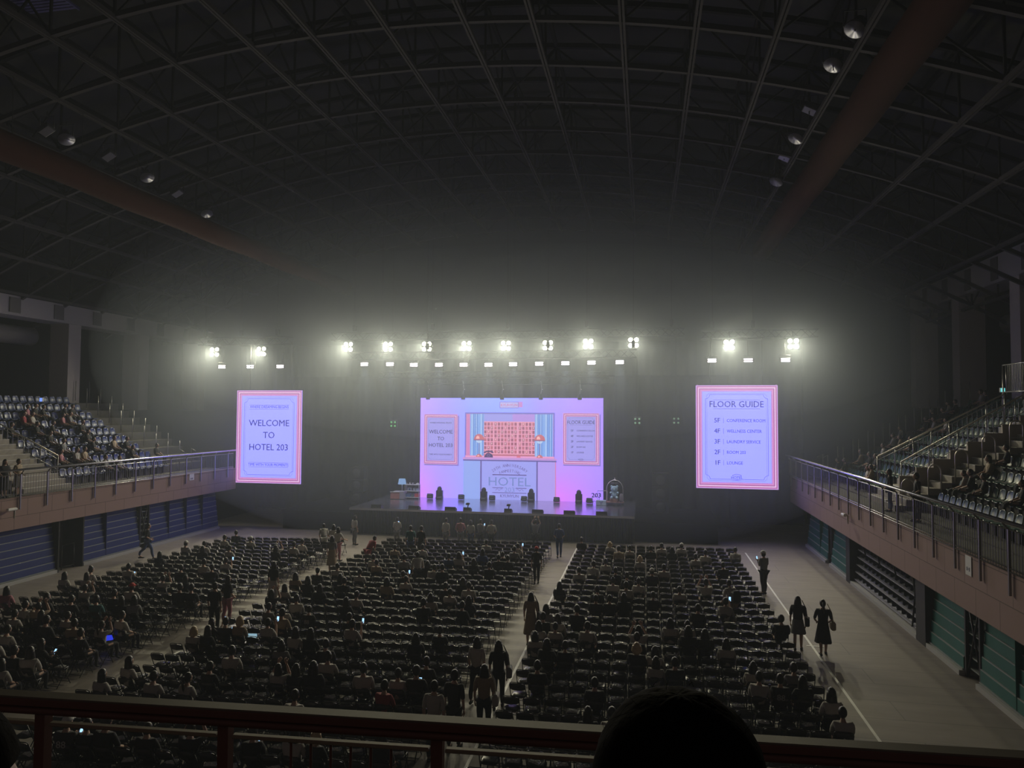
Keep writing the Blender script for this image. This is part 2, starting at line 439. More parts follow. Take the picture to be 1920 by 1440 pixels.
bleacher(8.62, 1, 36.7, 41.0, 2.5, GREEN, 'far green bleacher on the right wall next to the stage', 7)
structure('door_1', MB().box(-26.5, -26.4, 27.45, 28.8, 0, 2.4).box(-26.4, -25.5, 27.38, 27.45, 0, 2.5).box(-26.4, -25.5, 28.78, 28.85, 0, 2.5), mat('dark_doorway', (.02, .02, .018), .8))
mb = MB().box(-26.38, -26.34, 27.75, 28.5, .02, 1.9)
d = mb.build('glass_door_leaf', mat('door_leaf', (.06, .06, .06), .4), kind='structure')
# low gate frame standing in the doorway
g = empty('barrier_frame', (-25.75, 28.2, 0), 0, label='small dark metal frame standing in the left wall doorway', cat='barrier')
mb = MB(); mb.tube([(0, -.35, 0), (0, -.35, 1.1), (0, .35, 1.1), (0, .35, 0)], .025, 6); mb.tube([(0, -.35, .12), (0, .35, .12)], .02, 6); mb.build('frame', DSTEEL, g)
def steelwork(x, sg, y0, y1, h, lab):
    t = empty('bleacher_steelwork', (x, (y0+y1)/2, 0), 0, label=lab, cat='steel frame'); L = (y1-y0)/2
    mb = MB()
    for k in range(7):
        z = .25+k*(h-.3)/7
        a, b_ = sorted((sg*.1, sg*(.5))); mb.box(a, b_, -L, L, z, z+.035)
    mb.build('tread_edge', LIP, t)
    mb = MB()
    mb.tube([(sg*.08, -L+.05, .1), (sg*.08, L-.05, h-.2)], .03, 6); mb.tube([(sg*.08, L-.05, .1), (sg*.08, -L+.05, h-.2)], .03, 6)
    for y in (-L+.04, L-.04): mb.box(*sorted((sg*.02, sg*.12)), y-.04, y+.04, 0, h)
    mb.build('cross_brace', DSTEEL, t)
    MB().box(*sorted((sg*.5, sg*.6)), -L, L, 0, h).build('back_panel', mat('bleacher_back', (.02, .02, .022), .8), t)
steelwork(-25.6, -1, 32.68, 33.42, 2.6, 'narrow bay of exposed bleacher steelwork on the left blue wall')
steelwork(8.62, 1, 20.88, 21.82, 2.5, 'narrow bay of exposed bleacher steelwork between green panels on the right wall')
steelwork(8.62, 1, 36.03, 36.67, 2.5, 'far narrow bay of exposed bleacher steelwork on the right wall')
for (y0, y1) in ((24.22, 25.0), (32.5, 33.07)):
    structure('wall_pier', MB().box(8.5, 9.3, y0, y1, 0, 2.5), mat('dark_pier', (.018, .018, .02), .7))
# open bay of retracted seat rows seen side on
t = empty('retracted_seat_bay', (8.62, 28.75, 0), 0, label='open bay of stacked retracted seat rows in the right wall under the balcony', cat='bleacher')
mb = MB()
for k in range(7):
    z = .2+.31*k; mb.box(.05+.04*k, .75, -3.72, 3.72, z, z+.045)
mb.build('deck', mat('bay_deck', (.34, .34, .40), .5), t)
mb = MB()
for k in range(6):
    z = .245+.31*k
    for i in range(15):
        y = -3.5+.5*i
        mb.add([(.12+.04*k, y-.2, z+.02), (.12+.04*k, y+.2, z+.02), (.30+.04*k, y+.2, z+.12), (.30+.04*k, y-.2, z+.12), (.14+.04*k, y-.18, z+.2), (.14+.04*k, y+.18, z+.2)], [(0, 1, 2, 3), (3, 2, 5, 4), (0, 3, 4), (1, 5, 2)])
mb.build('folded_seat', mat('folded_seat', (.03, .035, .05), .5), t, kind='stuff')
mb = MB(); mb.box(.75, .8, -3.72, 3.72, 0, 2.5)
for y in (-3.4, -1.6, .2, 2.0): mb.tube([(.02, y, 1.5+.1*y/3), (.1, y+1.1, 2.35)], .03, 5); mb.tube([(.3, y, 2.45), (.3, y+.8, 1.9)], .03, 5)
mb.tube([(.02, -3.6, .2), (.02, -3.0, 2.4)], .03, 5); mb.tube([(.02, -3.0, .2), (.02, -3.6, 2.4)], .03, 5)
mb.build('support_brace', mat('bay_brace', (.03, .03, .035), .6, .4), t)
MB().box(-.12, .8, -3.72, 3.72, 0, .13).build('kerb', mat('pale_kerb', (.4, .4, .4)), t)

# ================================================================ RAILINGS
def bar(mb, a, b, w, h):                       # rectangular bar from a to b
    a, b = Vector(a), Vector(b); t = (b-a).normalized(); s = t.cross(Vector((0, 0, 1)) if abs(t.z) < .9 else Vector((0, 1, 0))).normalized(); u = s.cross(t)
    vs = [p + s*sx*w/2 + u*sz*h/2 for p in (a, b) for sx, sz in ((-1, -1), (1, -1), (1, 1), (-1, 1))]
    mb.add(vs, [(0, 1, 2, 3), (7, 6, 5, 4), (0, 4, 5, 1), (1, 5, 6, 2), (2, 6, 7, 3), (3, 7, 4, 0)])
def balcony_rail(xf, sg, ys, z_top, lab, pitch):
    t = empty('balcony_railing', (xf, ys[0], 3.5), 0, label=lab, cat='railing')
    xo = -sg*.06; y0 = 0; y1 = ys[-1]-ys[0]+.6
    mb = MB(); mb.tube([(-sg*.22+sg*.02, y0-.7, z_top-3.5), (-sg*.20, y1, z_top-3.5)], .048, 10); mb.build('handrail', mat('polished_handrail', (.62, .62, .68), .25, .8), t)
    for y in ys:
        yy = y-ys[0]; mb = MB()
        bar(mb, (xo, yy, -.42), (xo, yy, z_top-3.5-.18), .055, .05)
        mb.tube([(xo, yy, z_top-3.5-.2), (-sg*.2, yy, z_top-3.5-.04)], .024, 6)
        mb.build('post', mat('rail_post', (.30, .29, .29), .35, .75), t)
    mb = MB()
    for z in (.12, z_top-3.5-.2): mb.tube([(xo, y0-.7, z), (xo, y1, z)], .016, 6)
    mb.tube([(xo, y0-.7, .2), (xo, y1, .2)], .012, 6)
    mb.build('mid_rail', mat('rail_tube', (.45, .45, .45), .35, .75), t)
    mb = MB(); y = y0-.6
    while y < y1: mb.tube([(xo, y, .12), (xo, y, z_top-3.5-.2)], .0085, 4); y += .135
    mb.build('baluster', mat('rail_baluster', (.22, .22, .22), .4, .7), t, kind='stuff')
balcony_rail(8.2, 1, [16.67+1.453*i for i in range(19)], 4.78, 'steel railing with curved-in handrail along the right balcony edge', .14)
balcony_rail(-25.4, -1, [22.5+1.345*i for i in range(14)], 4.72, 'steel railing with curved-in handrail along the left balcony edge', .14)
def stair_rail(lab, a, b, h=1.0, np_=7, balus=0, extra_mid=1, r=.032, hgt_extra=0):
    """sloping handrail from foot a to head b (floor points)"""
    a, b = Vector(a), Vector(b); t = empty('stair_railing', a, 0, label=lab, cat='railing'); d = b-a; Z = Vector((0, 0, 1))
    mb = MB(); mb.tube([Z*h, d+Z*h], r, 8); mb.build('handrail', mat('stair_handrail', (.60, .56, .50), .35, .6), t)
    mb = MB()
    for k in range(extra_mid): mb.tube([Z*(h-.16-.5*k), d+Z*(h-.16-.5*k)], .014, 6)
    mb.build('mid_rail', MATS['rail_tube'], t)
    for i in range(np_):
        p = d*(i/(np_-1)); mb = MB(); mb.tube([p-Z*.15, p+Z*(h+hgt_extra)], .026 if i in (0, np_-1) else .02, 6); mb.build('post', MATS['rail_post'], t)
    if balus:
        mb = MB()
        for i in range(balus): p = d*(i+.5)/balus; mb.tube([p-Z*.1, p+Z*(h-.16)], .009, 4)
        mb.build('baluster', MATS['rail_baluster'], t, kind='stuff')
    return t
stair_rail('long sloping steel handrail up the right stand, far side of the stairs', (9.95, 33.5, 4.25), (15.0, 33.5, 7.0), 1.08, 8, 26)
stair_rail('long sloping steel handrail up the right stand, near side of the stairs', (10.0, 30.7, 4.25), (17.2, 30.7, 8.6), 1.05, 8, 40, 2)
stair_rail('sloping steel handrail up the left stand stairs', (-27.5, 29.35, 3.95), (-32.3, 29.35, 6.1), 1.05, 6, 16, 2)
stair_rail('short steel handrail at the foot of the left stand stairs, at frame edge', (-26.6, 25.4, 3.5), (-29.5, 25.4, 5.2), 1.0, 4)
# guard rail at the head of the right stairs
t = empty('guard_railing', (15.0, 31.6, 8.05), 0, label='upright steel guard railing at the top of the right stand stairs', cat='railing')
mb = MB(); 
for z in (1.25, .1): mb.tube([(0, 2.0, z), (0, -.6, z), (1.6, -.6, z)], .025, 6)
mb.build('rail', MATS['rail_tube'], t)
for (x, y, z0) in ((0, 2.0, -1.2), (0, 1.7, 0), (0, -.6, 0), (.9, -.6, 0)): MB().tube([(x, y, z0), (x, y, 1.25)], .03, 6).build('post', MATS['rail_post'], t)
mb = MB()
for i in range(16): mb.tube([(0, 1.55-.13*i, .1), (0, 1.55-.13*i, 1.25)], .009, 4)
mb.build('baluster', MATS['rail_baluster'], t, kind='stuff')
# stepped guard posts of the end stairs beside the stage
for (x0, sg, ye, lab) in ((9.9, 1, 43.0, 'row of upright guard posts climbing the far end of the right stand'), (-27.1, -1, 38.9, 'row of upright guard posts climbing the far end of the left stand')):
    t = empty('stair_railing', (x0, ye, 3.9), 0, label=lab, cat='railing')
    for i in range(10):
        X = sg*.8*i; z = .45*i
        for dy in (0, -1.1):
            mb = MB(); mb.tube([(X, dy, z-.2), (X, dy, z+1.0)] + ([(X-sg*.3, dy, z+1.0-.17)] if i == 0 else []), .022, 6); mb.build('post', MATS['rail_post'], t)
# hooped grab rails up the near stairs of the right stand
HOOP = []
for i in range(6):
    x = 9.75+.93*i; z = 3.55+.56*i
    t = empty('hoop_rail', (x, 29.25, z), 0, label='%s hoop-shaped grab rail counting up the right stand stairs' % ['lowest', 'second', 'third', 'fourth', 'fifth', 'topmost'][i], cat='handrail', group='hoop grab rails on the right stairs')
    pts = [(-.22, 0, 0), (-.22, 0, .85)] + [(.22*-math.cos(PI*q/8), 0, .95+.24*math.sin(PI*q/8)) for q in range(9)] + [(.22, 0, .85), (.22, 0, 0)]
    MB().tube(pts, .024, 7).build('hoop', MATS['stair_handrail'], t)
    MB().tube([(-.22, 0, .55), (.22, 0, .55)], .016, 6).build('crossbar', MATS['rail_tube'], t)
# stair flights and their side wall
STEP = mat('stair_concrete', (.36, .33, .29), .8, var=.12, scale=4); NOSE = mat('stair_nosing', (.78, .78, .80), .5)
def flight(xs, sg, z0, y0, y1, n, name):
    mb = MB()
    for i in range(n):
        xa, xb = sorted((xs+sg*.4*i, xs+sg*.4*(i+1))); z = z0+.225*i
        mb.box(xa, xb, y0, y1, z-.25, z)
        xa, xb = sorted((xs+sg*.4*i, xs+sg*(.4*i+.07))); mb.box(xa, xb, y0, y1, z, z+.012, 1)
    structure(name, mb, [STEP, NOSE])
flight(9.3, 1, 3.72, 29.35, 30.6, 20, 'stair_flight')
flight(9.5, 1, 3.72, 31.0, 33.4, 19, 'stair_flight')
flight(-26.6, -1, 3.72, 26.6, 29.3, 18, 'stair_flight')
mb = MB()
n = 12
for i in range(n):
    xa = 9.9+.62*i; mb.box(xa, xa+.62, 30.62, 30.74, 3.5+.3*i, 4.75+.345*i)
structure('stair_side_wall', mb, mat('side_wall_panel', (.40, .35, .30), .8))
mb = MB()
for i in range(8): mb.box(-27.0-.62*(i+1), -27.0-.62*i, 26.42, 26.56, 3.5+.28*i, 4.1+.345*i)
structure('stair_side_wall', mb, MATS['side_wall_panel'])
# small white notices on the fascias
for (x, y, z, w, h, lab) in ((8.19, 20.34, 3.3, .34, .50, 'white notice sheet on the right balcony fascia'), (-25.39, 36.53, 3.4, .42, .36, 'white notice sheet on the left balcony fascia')):
    t = empty('notice_sheet', (x, y, z), 0, label=lab, cat='sign'); sg = -1 if x > 0 else 1
    MB().box(*sorted((0, sg*.012)), -w/2, w/2, -h/2, h/2).build('sheet', WHITE, t)
    mb = MB(); q = sg*.014
    for (ya, yb, za, zb) in ((-.10, -.03, -.14, -.04), (.03, .10, -.14, -.04), (-.03, .03, -.1, -.08)): mb.quad((q, ya, za), (q, yb, za), (q, yb, zb), (q, ya, zb))
    mb.build('printed_symbol', mat('notice_ink', (.12, .12, .16), .7), t)
# small camera brackets on the fascias
for (x, y, z, sg, lab) in ((8.2, 31.3, 3.02, -1, 'white camera on a short arm fixed to the right balcony fascia'), (-25.4, 24.8, 3.1, 1, 'white camera on a short arm fixed to the left balcony fascia')):
    t = empty('security_camera', (x, y, z), 0, label=lab, cat='camera')
    MB().tube([(0, .2, -.35), (sg*.02, .2, -.02), (sg*.16, 0, .08)], .028, 8).build('arm', mat('camera_arm', (.6, .58, .55), .5), t)
    MB().bbox((sg*.26, -.18, .06), (.13, .42, .11), 0, .03, None).build('camera_body', mat('camera_body', (.8, .8, .78), .4), t)
# green emergency exit lamp and a lit aisle lamp
t = empty('exit_lamp', (15.1, 33.9, 8.25), 0, label='small glowing cyan lamp at the top of the right stand stairs', cat='lamp')
MB().bbox((0, 0, 0), (.2, .08, .2), 0, .015).build('case', WHITE, t); MB().box(-.08, .08, -.06, -.041, -.08, .08).build('lit_face', glow('cyan_lamp', (.2, .8, .8), .9), t)
MB().tube([(0, .02, -.75), (0, .02, 0)], .02, 6).build('pole', DSTEEL, t)
t = empty('exit_lamp', (-33.6, 34.6, 7.75), 0, label='small glowing blue sign on a pole behind the left stand', cat='lamp')
MB().bbox((0, 0, 0), (.2, .08, .24), 0, .015).build('case', WHITE, t); MB().box(-.08, .08, -.06, -.041, -.1, .1).build('lit_face', glow('blue_lamp', (.2, .35, 1), 1.1), t)
MB().tube([(0, 0, -1), (0, 0, .5)], .015, 5).build('pole', DSTEEL, t)
# ================================================================ STAGE
DZ = 1.5
def deck_material():
    m = bpy.data.materials.new('stage_deck_gloss'); m.use_nodes = True; nt = m.node_tree; b = nt.nodes['Principled BSDF']; m.cycles.emission_sampling = 'NONE'
    b.inputs['Base Color'].default_value = (.42, .42, .5, 1); b.inputs['Metallic'].default_value = .75; b.inputs['Roughness'].default_value = .25; b.inputs['Specular IOR Level'].default_value = 1.0
    b.inputs['Coat Weight'].default_value = .6; b.inputs['Coat Roughness'].default_value = .15
    tc = nt.nodes.new('ShaderNodeTexCoord'); mp = nt.nodes.new('ShaderNodeMapping'); mp.inputs['Scale'].default_value = (.5, 5, 1)
    nz = nt.nodes.new('ShaderNodeTexNoise'); nz.inputs['Scale'].default_value = 2; bp = nt.nodes.new('ShaderNodeBump'); bp.inputs['Strength'].default_value = .08
    nt.links.new(tc.outputs['Object'], mp.inputs[0]); nt.links.new(mp.outputs[0], nz.inputs['Vector']); nt.links.new(nz.outputs['Fac'], bp.inputs['Height']); nt.links.new(bp.outputs[0], b.inputs['Normal'])
    return m
SKIRT = mat('black_stage_skirt', (.005, .005, .006), .98, spec=0)
mb = MB(); mb.box(-17.2, -.6, 39.7, 48, DZ-.12, DZ); structure('stage_deck', mb, deck_material())
mb = MB(); mb.box(-17.1, -.7, 39.8, 47.9, 0, DZ-.12)
for i in range(110):
    x = -17.1+i*.15; mb.tube([(x, 39.79, 0), (x, 39.79, DZ-.13)], .045, 5)
structure('stage_front_skirt', mb, SKIRT)
structure('stage_wing_deck', MB().box(-22, -17.2, 40.5, 48, .9, 1.1).box(-.6, 4, 40.5, 48, .9, 1.1).box(-21.9, -17.2, 40.6, 47.9, 0, .9).box(-.6, 3.9, 40.6, 47.9, 0, .9), SKIRT)
DRAPE = mat('black_stage_drape', (.005, .005, .006), .98, spec=0)
def drape(x0, x1, y, z0, z1, lab, k=.35):
    mb = MB(); n = int((x1-x0)/.12); vs = []
    for i in range(n+1):
        x = x0+(x1-x0)*i/n; yy = y+.10*math.sin(i*.9)+.05*math.sin(i*.37+1)
        vs += [(x, yy, z0), (x, yy, z1), (x, yy+.03, z0), (x, yy+.03, z1)]
    fs = []
    for i in range(n): a = i*4; fs += [(a, a+4, a+5, a+1), (a+2, a+3, a+7, a+6), (a+1, a+5, a+7, a+3), (a, a+2, a+6, a+4)]
    fs += [(0, 1, 3, 2), (n*4, n*4+2, n*4+3, n*4+1)]
    mb.add(vs, fs, 0, True); mb.build('stage_drape', DRAPE, label=lab, cat='curtain')
drape(-24.5, -15.4, 46.6, 0, 9.6, 'tall black drape masking the left wing of the stage')
drape(-2.0, 5.2, 46.6, 0, 9.6, 'tall black drape masking the right wing of the stage')
drape(-30, 10, 48.6, 0, 12, 'wide black backcloth hung behind the whole stage')

# ---- truss
def truss(lab, a, b, w=.45, chord=.03):
    a, b = Vector(a), Vector(b); L = (b-a).length
    t = empty('lighting_truss', a, 0, label=lab, cat='truss')
    c = [(0, -w/2, -w/2), (0, w/2, -w/2), (0, w/2, w/2), (0, -w/2, w/2)]
    mb = MB()
    for p in c: mb.tube([p, (L, p[1], p[2])], chord, 6)
    mb.build('chord', mat('truss_chord', (.008, .008, .008), .9, spec=.1), t)
    mb = MB(); n = int(L/w); s = L/n
    for i in range(n):
        for q in range(4):
            p, r = c[q], c[(q+1) % 4]
            if i % 2: p, r = r, p
            mb.tube([(i*s, p[1], p[2]), ((i+1)*s, r[1], r[2])], .014, 4)
    mb.build('lattice', MATS['truss_chord'], t)
    mb = MB(); k = max(2, int(L/5))
    for i in range(k+1):
        x = min([q-a.x for q in PX if .1 < q-a.x < L-.1], key=lambda q: abs(q-L*i/k)); mb.tube([(x, 0, w/2), (x, 0, vz(a.x+x)-a.z)], .014, 4); mb.bbox((x, 0, w/2+.35), (.2, .2, .4), 0, .03)
    mb.build('chain_hoist', BLK, t)
    return t
truss('long black truss carrying the eight blinders over the stage', (-20, 43.15, 12.0), (2.3, 43.15, 12.0))
truss('black truss with the row of flat wash strips over the stage', (-18.4, 42.1, 10.65), (-.5, 42.1, 10.65))
truss('black truss carrying the centre video screen', (-15.6, 45.3, 9.25), (-1.9, 45.3, 9.25), .5)
truss('mid stage black truss with moving lights above the screen', (-17, 44, 9.55), (-2.2, 44, 9.55), .4)
truss('black truss above the left video screen', (-29.2, 42.6, 11.75), (-22.6, 42.6, 11.75))
truss('black truss above the right video screen', (3.2, 42.6, 11.75), (9.6, 42.6, 11.75))

# ---- blinders
CELL = glow('blinder_cell_glow', (1.0, .93, .62), 30.0)
def blinder(x, y, z, lab, rz=0):
    t = empty('blinder_light', (x, y-.3, z), rz, label=lab, cat='stage light', group='lit four-cell blinders')
    mb = MB()
    for (dx, dz) in ((-.17, -.17), (.17, -.17), (.17, .17), (-.17, .17)):
        mb.lathe([(.155, .12), (.16, .1), (.13, -.06), (.06, -.14)], (dx, 0, dz), 14, 0, 'y')
    mb.box(-.34, .34, .06, .1, -.34, .34)
    mb.build('housing', BLK, t)
    mb = MB()
    for (dx, dz) in ((-.17, -.17), (.17, -.17), (.17, .17), (-.17, .17)):
        mb.ball((dx, -.125, dz), (.125, .03, .125), 14, 6)
    mb.build('lamp_cell', CELL, t)
    mb = MB(); mb.tube([(-.36, .05, 0), (-.36, .05, .42), (.36, .05, .42), (.36, .05, 0)], .018, 6); mb.tube([(0, .05, .42), (0, .225, 11.95-z)], .025, 6)
    mb.build('yoke', BLK, t)
    blinder_light(t, (0, -.28, 0))
ORD = ['first', 'second', 'third', 'fourth', 'fifth', 'sixth', 'seventh', 'eighth', 'ninth', 'tenth', 'eleventh']
for i, p in enumerate(BLIND_MAIN): blinder(*p, 'glowing warm four-cell blinder, %s from the left over the stage' % ORD[i])
for i, p in enumerate(BLIND_LEFT): blinder(*p, 'glowing warm blinder above the left screen, %s one' % ['outer', 'inner'][i], R(6))
for i, p in enumerate(BLIND_RIGHT): blinder(*p, 'glowing warm blinder above the right screen, %s one' % ['inner', 'outer'][i], R(-6))
# ---- flat wash strips
STRIP = glow('wash_strip_glow', (1.0, .86, .98), 9.0)
def strip(x, z, lab):
    t = empty('wash_light', (x, 42, z), 0, label=lab, cat='stage light', group='lit flat wash lights')
    MB().bbox((0, .08, 0), (.56, .14, .27), 0, .02).build('housing', BLK, t)
    MB().bbox((0, 0, .06), (.46, .03, .07), 0, .01).bbox((0, 0, -.06), (.46, .03, .07), 0, .01).build('lamp_bar', STRIP, t)
    MB().tube([(-.3, .08, 0), (-.3, .08, .28), (.3, .08, .28), (.3, .08, 0)], .014, 5).tube([(0, .08, .28), (0, (.375 if abs(x+9) > 11 else -.125+.0), 11.53-z if abs(x+9) > 11 else 10.43-z)], .02, 5).build('yoke', BLK, t)
    if abs(x+9) < 10: wash_spot(t, (0, -.02, -.16))
for i, x in enumerate([-17.33, -15.64, -14.08, -12.47, -10.91, -9.35, -7.83, -6.24, -4.67, -3.12, -1.47]): strip(x, [10.14, 10.13, 10.08, 10.07, 10.06, 10.05, 10.07, 10.09, 10.11, 10.13, 10.15][i], 'flat pinkish-white wash light, %s from the left over the stage' % ORD[i])
for i, x in enumerate([-27.18, -25.16, -23.06]): strip(x, 10.04, 'flat wash light above the left screen, %s' % ['outer one', 'middle one', 'inner one'][i])
for i, x in enumerate([3.76, 5.75, 7.76]): strip(x, 10.2, 'flat wash light above the right screen, %s' % ['inner one', 'middle one', 'outer one'][i])
# ---- dim green and white four-dot effect lights
def dots(x, y, z, colr, lab, s=.5):
    t = empty('effect_light', (x, y, z), 0, label=lab, cat='stage light')
    MB().bbox((0, .08, 0), (.5, .12, .5), 0, .03).build('housing', BLK, t)
    mb = MB()
    for dx in (-.12, .12):
        for dz in (-.12, .12): mb.ball((dx, 0, dz), (.06, .03, .06), 10, 6)
    mb.build('lamp_cell', glow('dot_'+str(colr), colr, s), t)
    MB().tube([(0, .1, .25), (0, .1, 12.2-z)], .012, 5).build('drop_cable', BLK, t)
dots(-15.75, 43, 6.39, (.25, 1, .35), 'small four-dot green effect light hanging left of the centre screen')
dots(-.47, 43, 6.7, (.5, .9, .6), 'small four-dot pale effect light hanging right of the centre screen', .35)
dots(1.79, 43, 6.73, (.4, .7, .45), 'small four-dot dim effect light near the right wing drape', .3)
# ---- small fixtures clamped to the top of the centre screen
for i, x in enumerate((-14.15, -11.75, -9.15, -6.6, -4.1)):
    t = empty('screen_top_fixture', (x, 45.2, 8.2), 0, label='small black lamp clamped on the screen top edge, %s from left' % ORD[i], cat='stage light', group='lamps on the screen top edge')
    MB().lathe([(.10, -.22), (.14, -.2), (.15, .02), (.09, .16)], (0, 0, 0), 12).build('lamp_head', BLK, t)
    MB().tube([(0, 0, .16), (.06, 0, .5), (.02, -.15, 1.0)], .03, 6).build('arm', STEEL, t)
    MB().ball((.1, -.02, .45), .035, 8, 5).build('clamp_bolt', mat('bright_bolt', (.8, .8, .8), .3, .5), t)

# ================================================================ VIDEO SCREENS
def screen_material(name, kind):
    """what the panel itself shows: a picture in flat printed colours that the LEDs give off"""
    m = bpy.data.materials.new(name); m.use_nodes = True; nt = m.node_tree; nt.nodes.clear()
    e = nt.nodes.new('ShaderNodeEmission'); o = nt.nodes.new('ShaderNodeOutputMaterial'); nt.links.new(e.outputs[0], o.inputs[0])
    tc = nt.nodes.new('ShaderNodeTexCoord'); sp = nt.nodes.new('ShaderNodeSeparateXYZ'); nt.links.new(tc.outputs['Object'], sp.inputs[0])
    e.inputs[1].default_value = LED
    if kind == 'plain': e.inputs[0].default_value = (.39, .42, 2.2, 1); return m
    mr = nt.nodes.new('ShaderNodeMapRange'); mr.inputs[1].default_value = -6.05; mr.inputs[2].default_value = 6.05
    nt.links.new(sp.outputs['X'], mr.inputs[0])
    r1 = nt.nodes.new('ShaderNodeValToRGB'); nt.links.new(mr.outputs[0], r1.inputs[0])
    cr = r1.color_ramp; cr.elements[0].position = 0; cr.elements[0].color = (*srgb(196, 158, 235), 1); cr.elements[1].position = 1; cr.elements[1].color = (*srgb(180, 146, 236), 1)
    for p, c in ((.12, (176, 158, 240)), (.3, (150, 170, 255)), (.5, (148, 172, 255)), (.66, (170, 155, 250)), (.85, (184, 150, 238))): el = cr.elements.new(p); el.color = (*srgb(*c), 1)
    r2 = nt.nodes.new('ShaderNodeValToRGB'); nt.links.new(mr.outputs[0], r2.inputs[0])
    cr = r2.color_ramp; cr.elements[0].position = 0; cr.elements[0].color = (*srgb(226, 140, 220), 1); cr.elements[1].position = 1; cr.elements[1].color = (*srgb(176, 140, 236), 1)
    for p, c in ((.1, (190, 150, 238)), (.3, (160, 165, 250)), (.55, (175, 150, 240)), (.76, (228, 128, 196)), (.88, (205, 135, 215))): el = cr.elements.new(p); el.color = (*srgb(*c), 1)
    mz = nt.nodes.new('ShaderNodeMapRange'); mz.inputs[1].default_value = 4.4; mz.inputs[2].default_value = 1.8; nt.links.new(sp.outputs['Z'], mz.inputs[0])
    nz = nt.nodes.new('ShaderNodeTexNoise'); nz.inputs['Scale'].default_value = .5; nt.links.new(tc.outputs['Object'], nz.inputs['Vector'])
    ad = nt.nodes.new('ShaderNodeMath'); ad.operation = 'MULTIPLY_ADD'; ad.inputs[1].default_value = .35; nt.links.new(nz.outputs['Fac'], ad.inputs[0]); nt.links.new(mz.outputs[0], ad.inputs[2])
    sb = nt.nodes.new('ShaderNodeMath'); sb.operation = 'SUBTRACT'; sb.use_clamp = True; sb.inputs[1].default_value = .17; nt.links.new(ad.outputs[0], sb.inputs[0])
    mx = nt.nodes.new('ShaderNodeMix'); mx.data_type = 'RGBA'; nt.links.new(sb.outputs[0], mx.inputs[0]); nt.links.new(r1.outputs[0], mx.inputs[6]); nt.links.new(r2.outputs[0], mx.inputs[7])
    bo = nt.nodes.new('ShaderNodeMix'); bo.data_type = 'RGBA'; bo.blend_type = 'MULTIPLY'; bo.inputs[0].default_value = 1; bo.inputs[7].default_value = (1.06, 1.08, 2.1, 1)
    nt.links.new(mx.outputs[2], bo.inputs[6]); nt.links.new(bo.outputs[2], e.inputs[0]); return m
def ink(r, g, b): return glow('led_%d_%d_%d' % (r, g, b), srgb(r, g, b), LED)
def rq(mb, x0, z0, x1, z1, y, m): mb.quad((x0, y, z0), (x1, y, z0), (x1, y, z1), (x0, y, z1), m)
def line(mb, pts, w, y, m):
    for (a, b_) in zip(pts[:-1], pts[1:]):
        dx, dz = b_[0]-a[0], b_[1]-a[1]; L = math.hypot(dx, dz) or 1; nx, nz = -dz/L*w/2, dx/L*w/2
        mb.quad((a[0]-nx, y, a[1]-nz), (b_[0]-nx, y, b_[1]-nz), (b_[0]+nx, y, b_[1]+nz), (a[0]+nx, y, a[1]+nz), m)
def frame_bands(mb, x0, z0, x1, z1, bands, y, m0=0):
    """nested picture-frame mouldings: bands = [(width, material index)]"""
    for w, mi in bands:
        rq(mb, x0, z0, x1, z0+w, y, mi); rq(mb, x0, z1-w, x1, z1, y, mi); rq(mb, x0, z0+w, x0+w, z1-w, y, mi); rq(mb, x1-w, z0+w, x1, z1-w, y, mi)
        x0 += w; z0 += w; x1 -= w; z1 -= w
    return x0, z0, x1, z1
PINKS = [ink(205, 160, 235), ink(196, 112, 180), ink(240, 200, 245), ink(165, 95, 165), ink(215, 135, 205)]
INKD = ink(42, 38, 120)
INKM = ink(88, 82, 175)
def notched(mb, x0, z0, x1, z1, q, w, y, m):
    pts = []
    for (cx_, cz_, a0) in ((x0, z0, 90), (x1, z0, 180), (x1, z1, 270), (x0, z1, 0)):
        arc = [(cx_+q*math.cos(R(a0-90*i/6)), cz_+q*math.sin(R(a0-90*i/6))) for i in range(7)]
        pts += arc
    line(mb, pts+[pts[0]], w, y, m)
def hotel_logo(mb, x, z, s, y, m, m2, full=True):
    """arched two-line heading over HOTEL / 203 / name, as on the desk front; s = half width"""
    if full:
        for txt, rad, z0, h, span in (('20TH ANNIVERSARY', 1.55, 0.02, .17, 74), ('FANMEETING', 1.24, .02, .16, 50)):
            n = len(txt)
            for i, ch in enumerate(txt):
                if ch == ' ': continue
                a = R(span/2 - span*(i)/(n-1))
                Mx = Matrix.Rotation(-a*-1, 4, 'Y') if False else Matrix.Rotation(-(-a), 4, 'Y').inverted()
                text_into(mb, ch, x-math.sin(a)*rad*s, z-.05*s+(math.cos(a)*rad-.62+z0)*s, h*s, y, m2, 'C', .85, .006, M=Matrix.Rotation(-a, 4, 'Y'))
    rq(mb, x-s, z+.40*s, x+s, z+.46*s, y, m2)
    text_into(mb, 'HOTEL', x, z-.20*s, .5*s, y, m, 'C', 1.12, .008)
    rq(mb, x-s, z-.34*s, x-.36*s, z-.30*s, y, m2); rq(mb, x+.36*s, z-.34*s, x+s, z-.30*s, y, m2)
    text_into(mb, '203', x, z-.55*s, .27*s, y, m, 'C', 1.1)
    for sg in (-1, 1): line(mb, [(x+sg*(.42+.4*i/12)*s, z+(-.42+.05*math.sin(i*.9))*s) for i in range(13)], .02*s, y, m2)
    rq(mb, x-s, z-.62*s, x+s, z-.58*s, y, m2)
    if full: text_into(mb, 'KYUHYUN', x, z-.86*s, .17*s, y, m2, 'C', .95, .01)
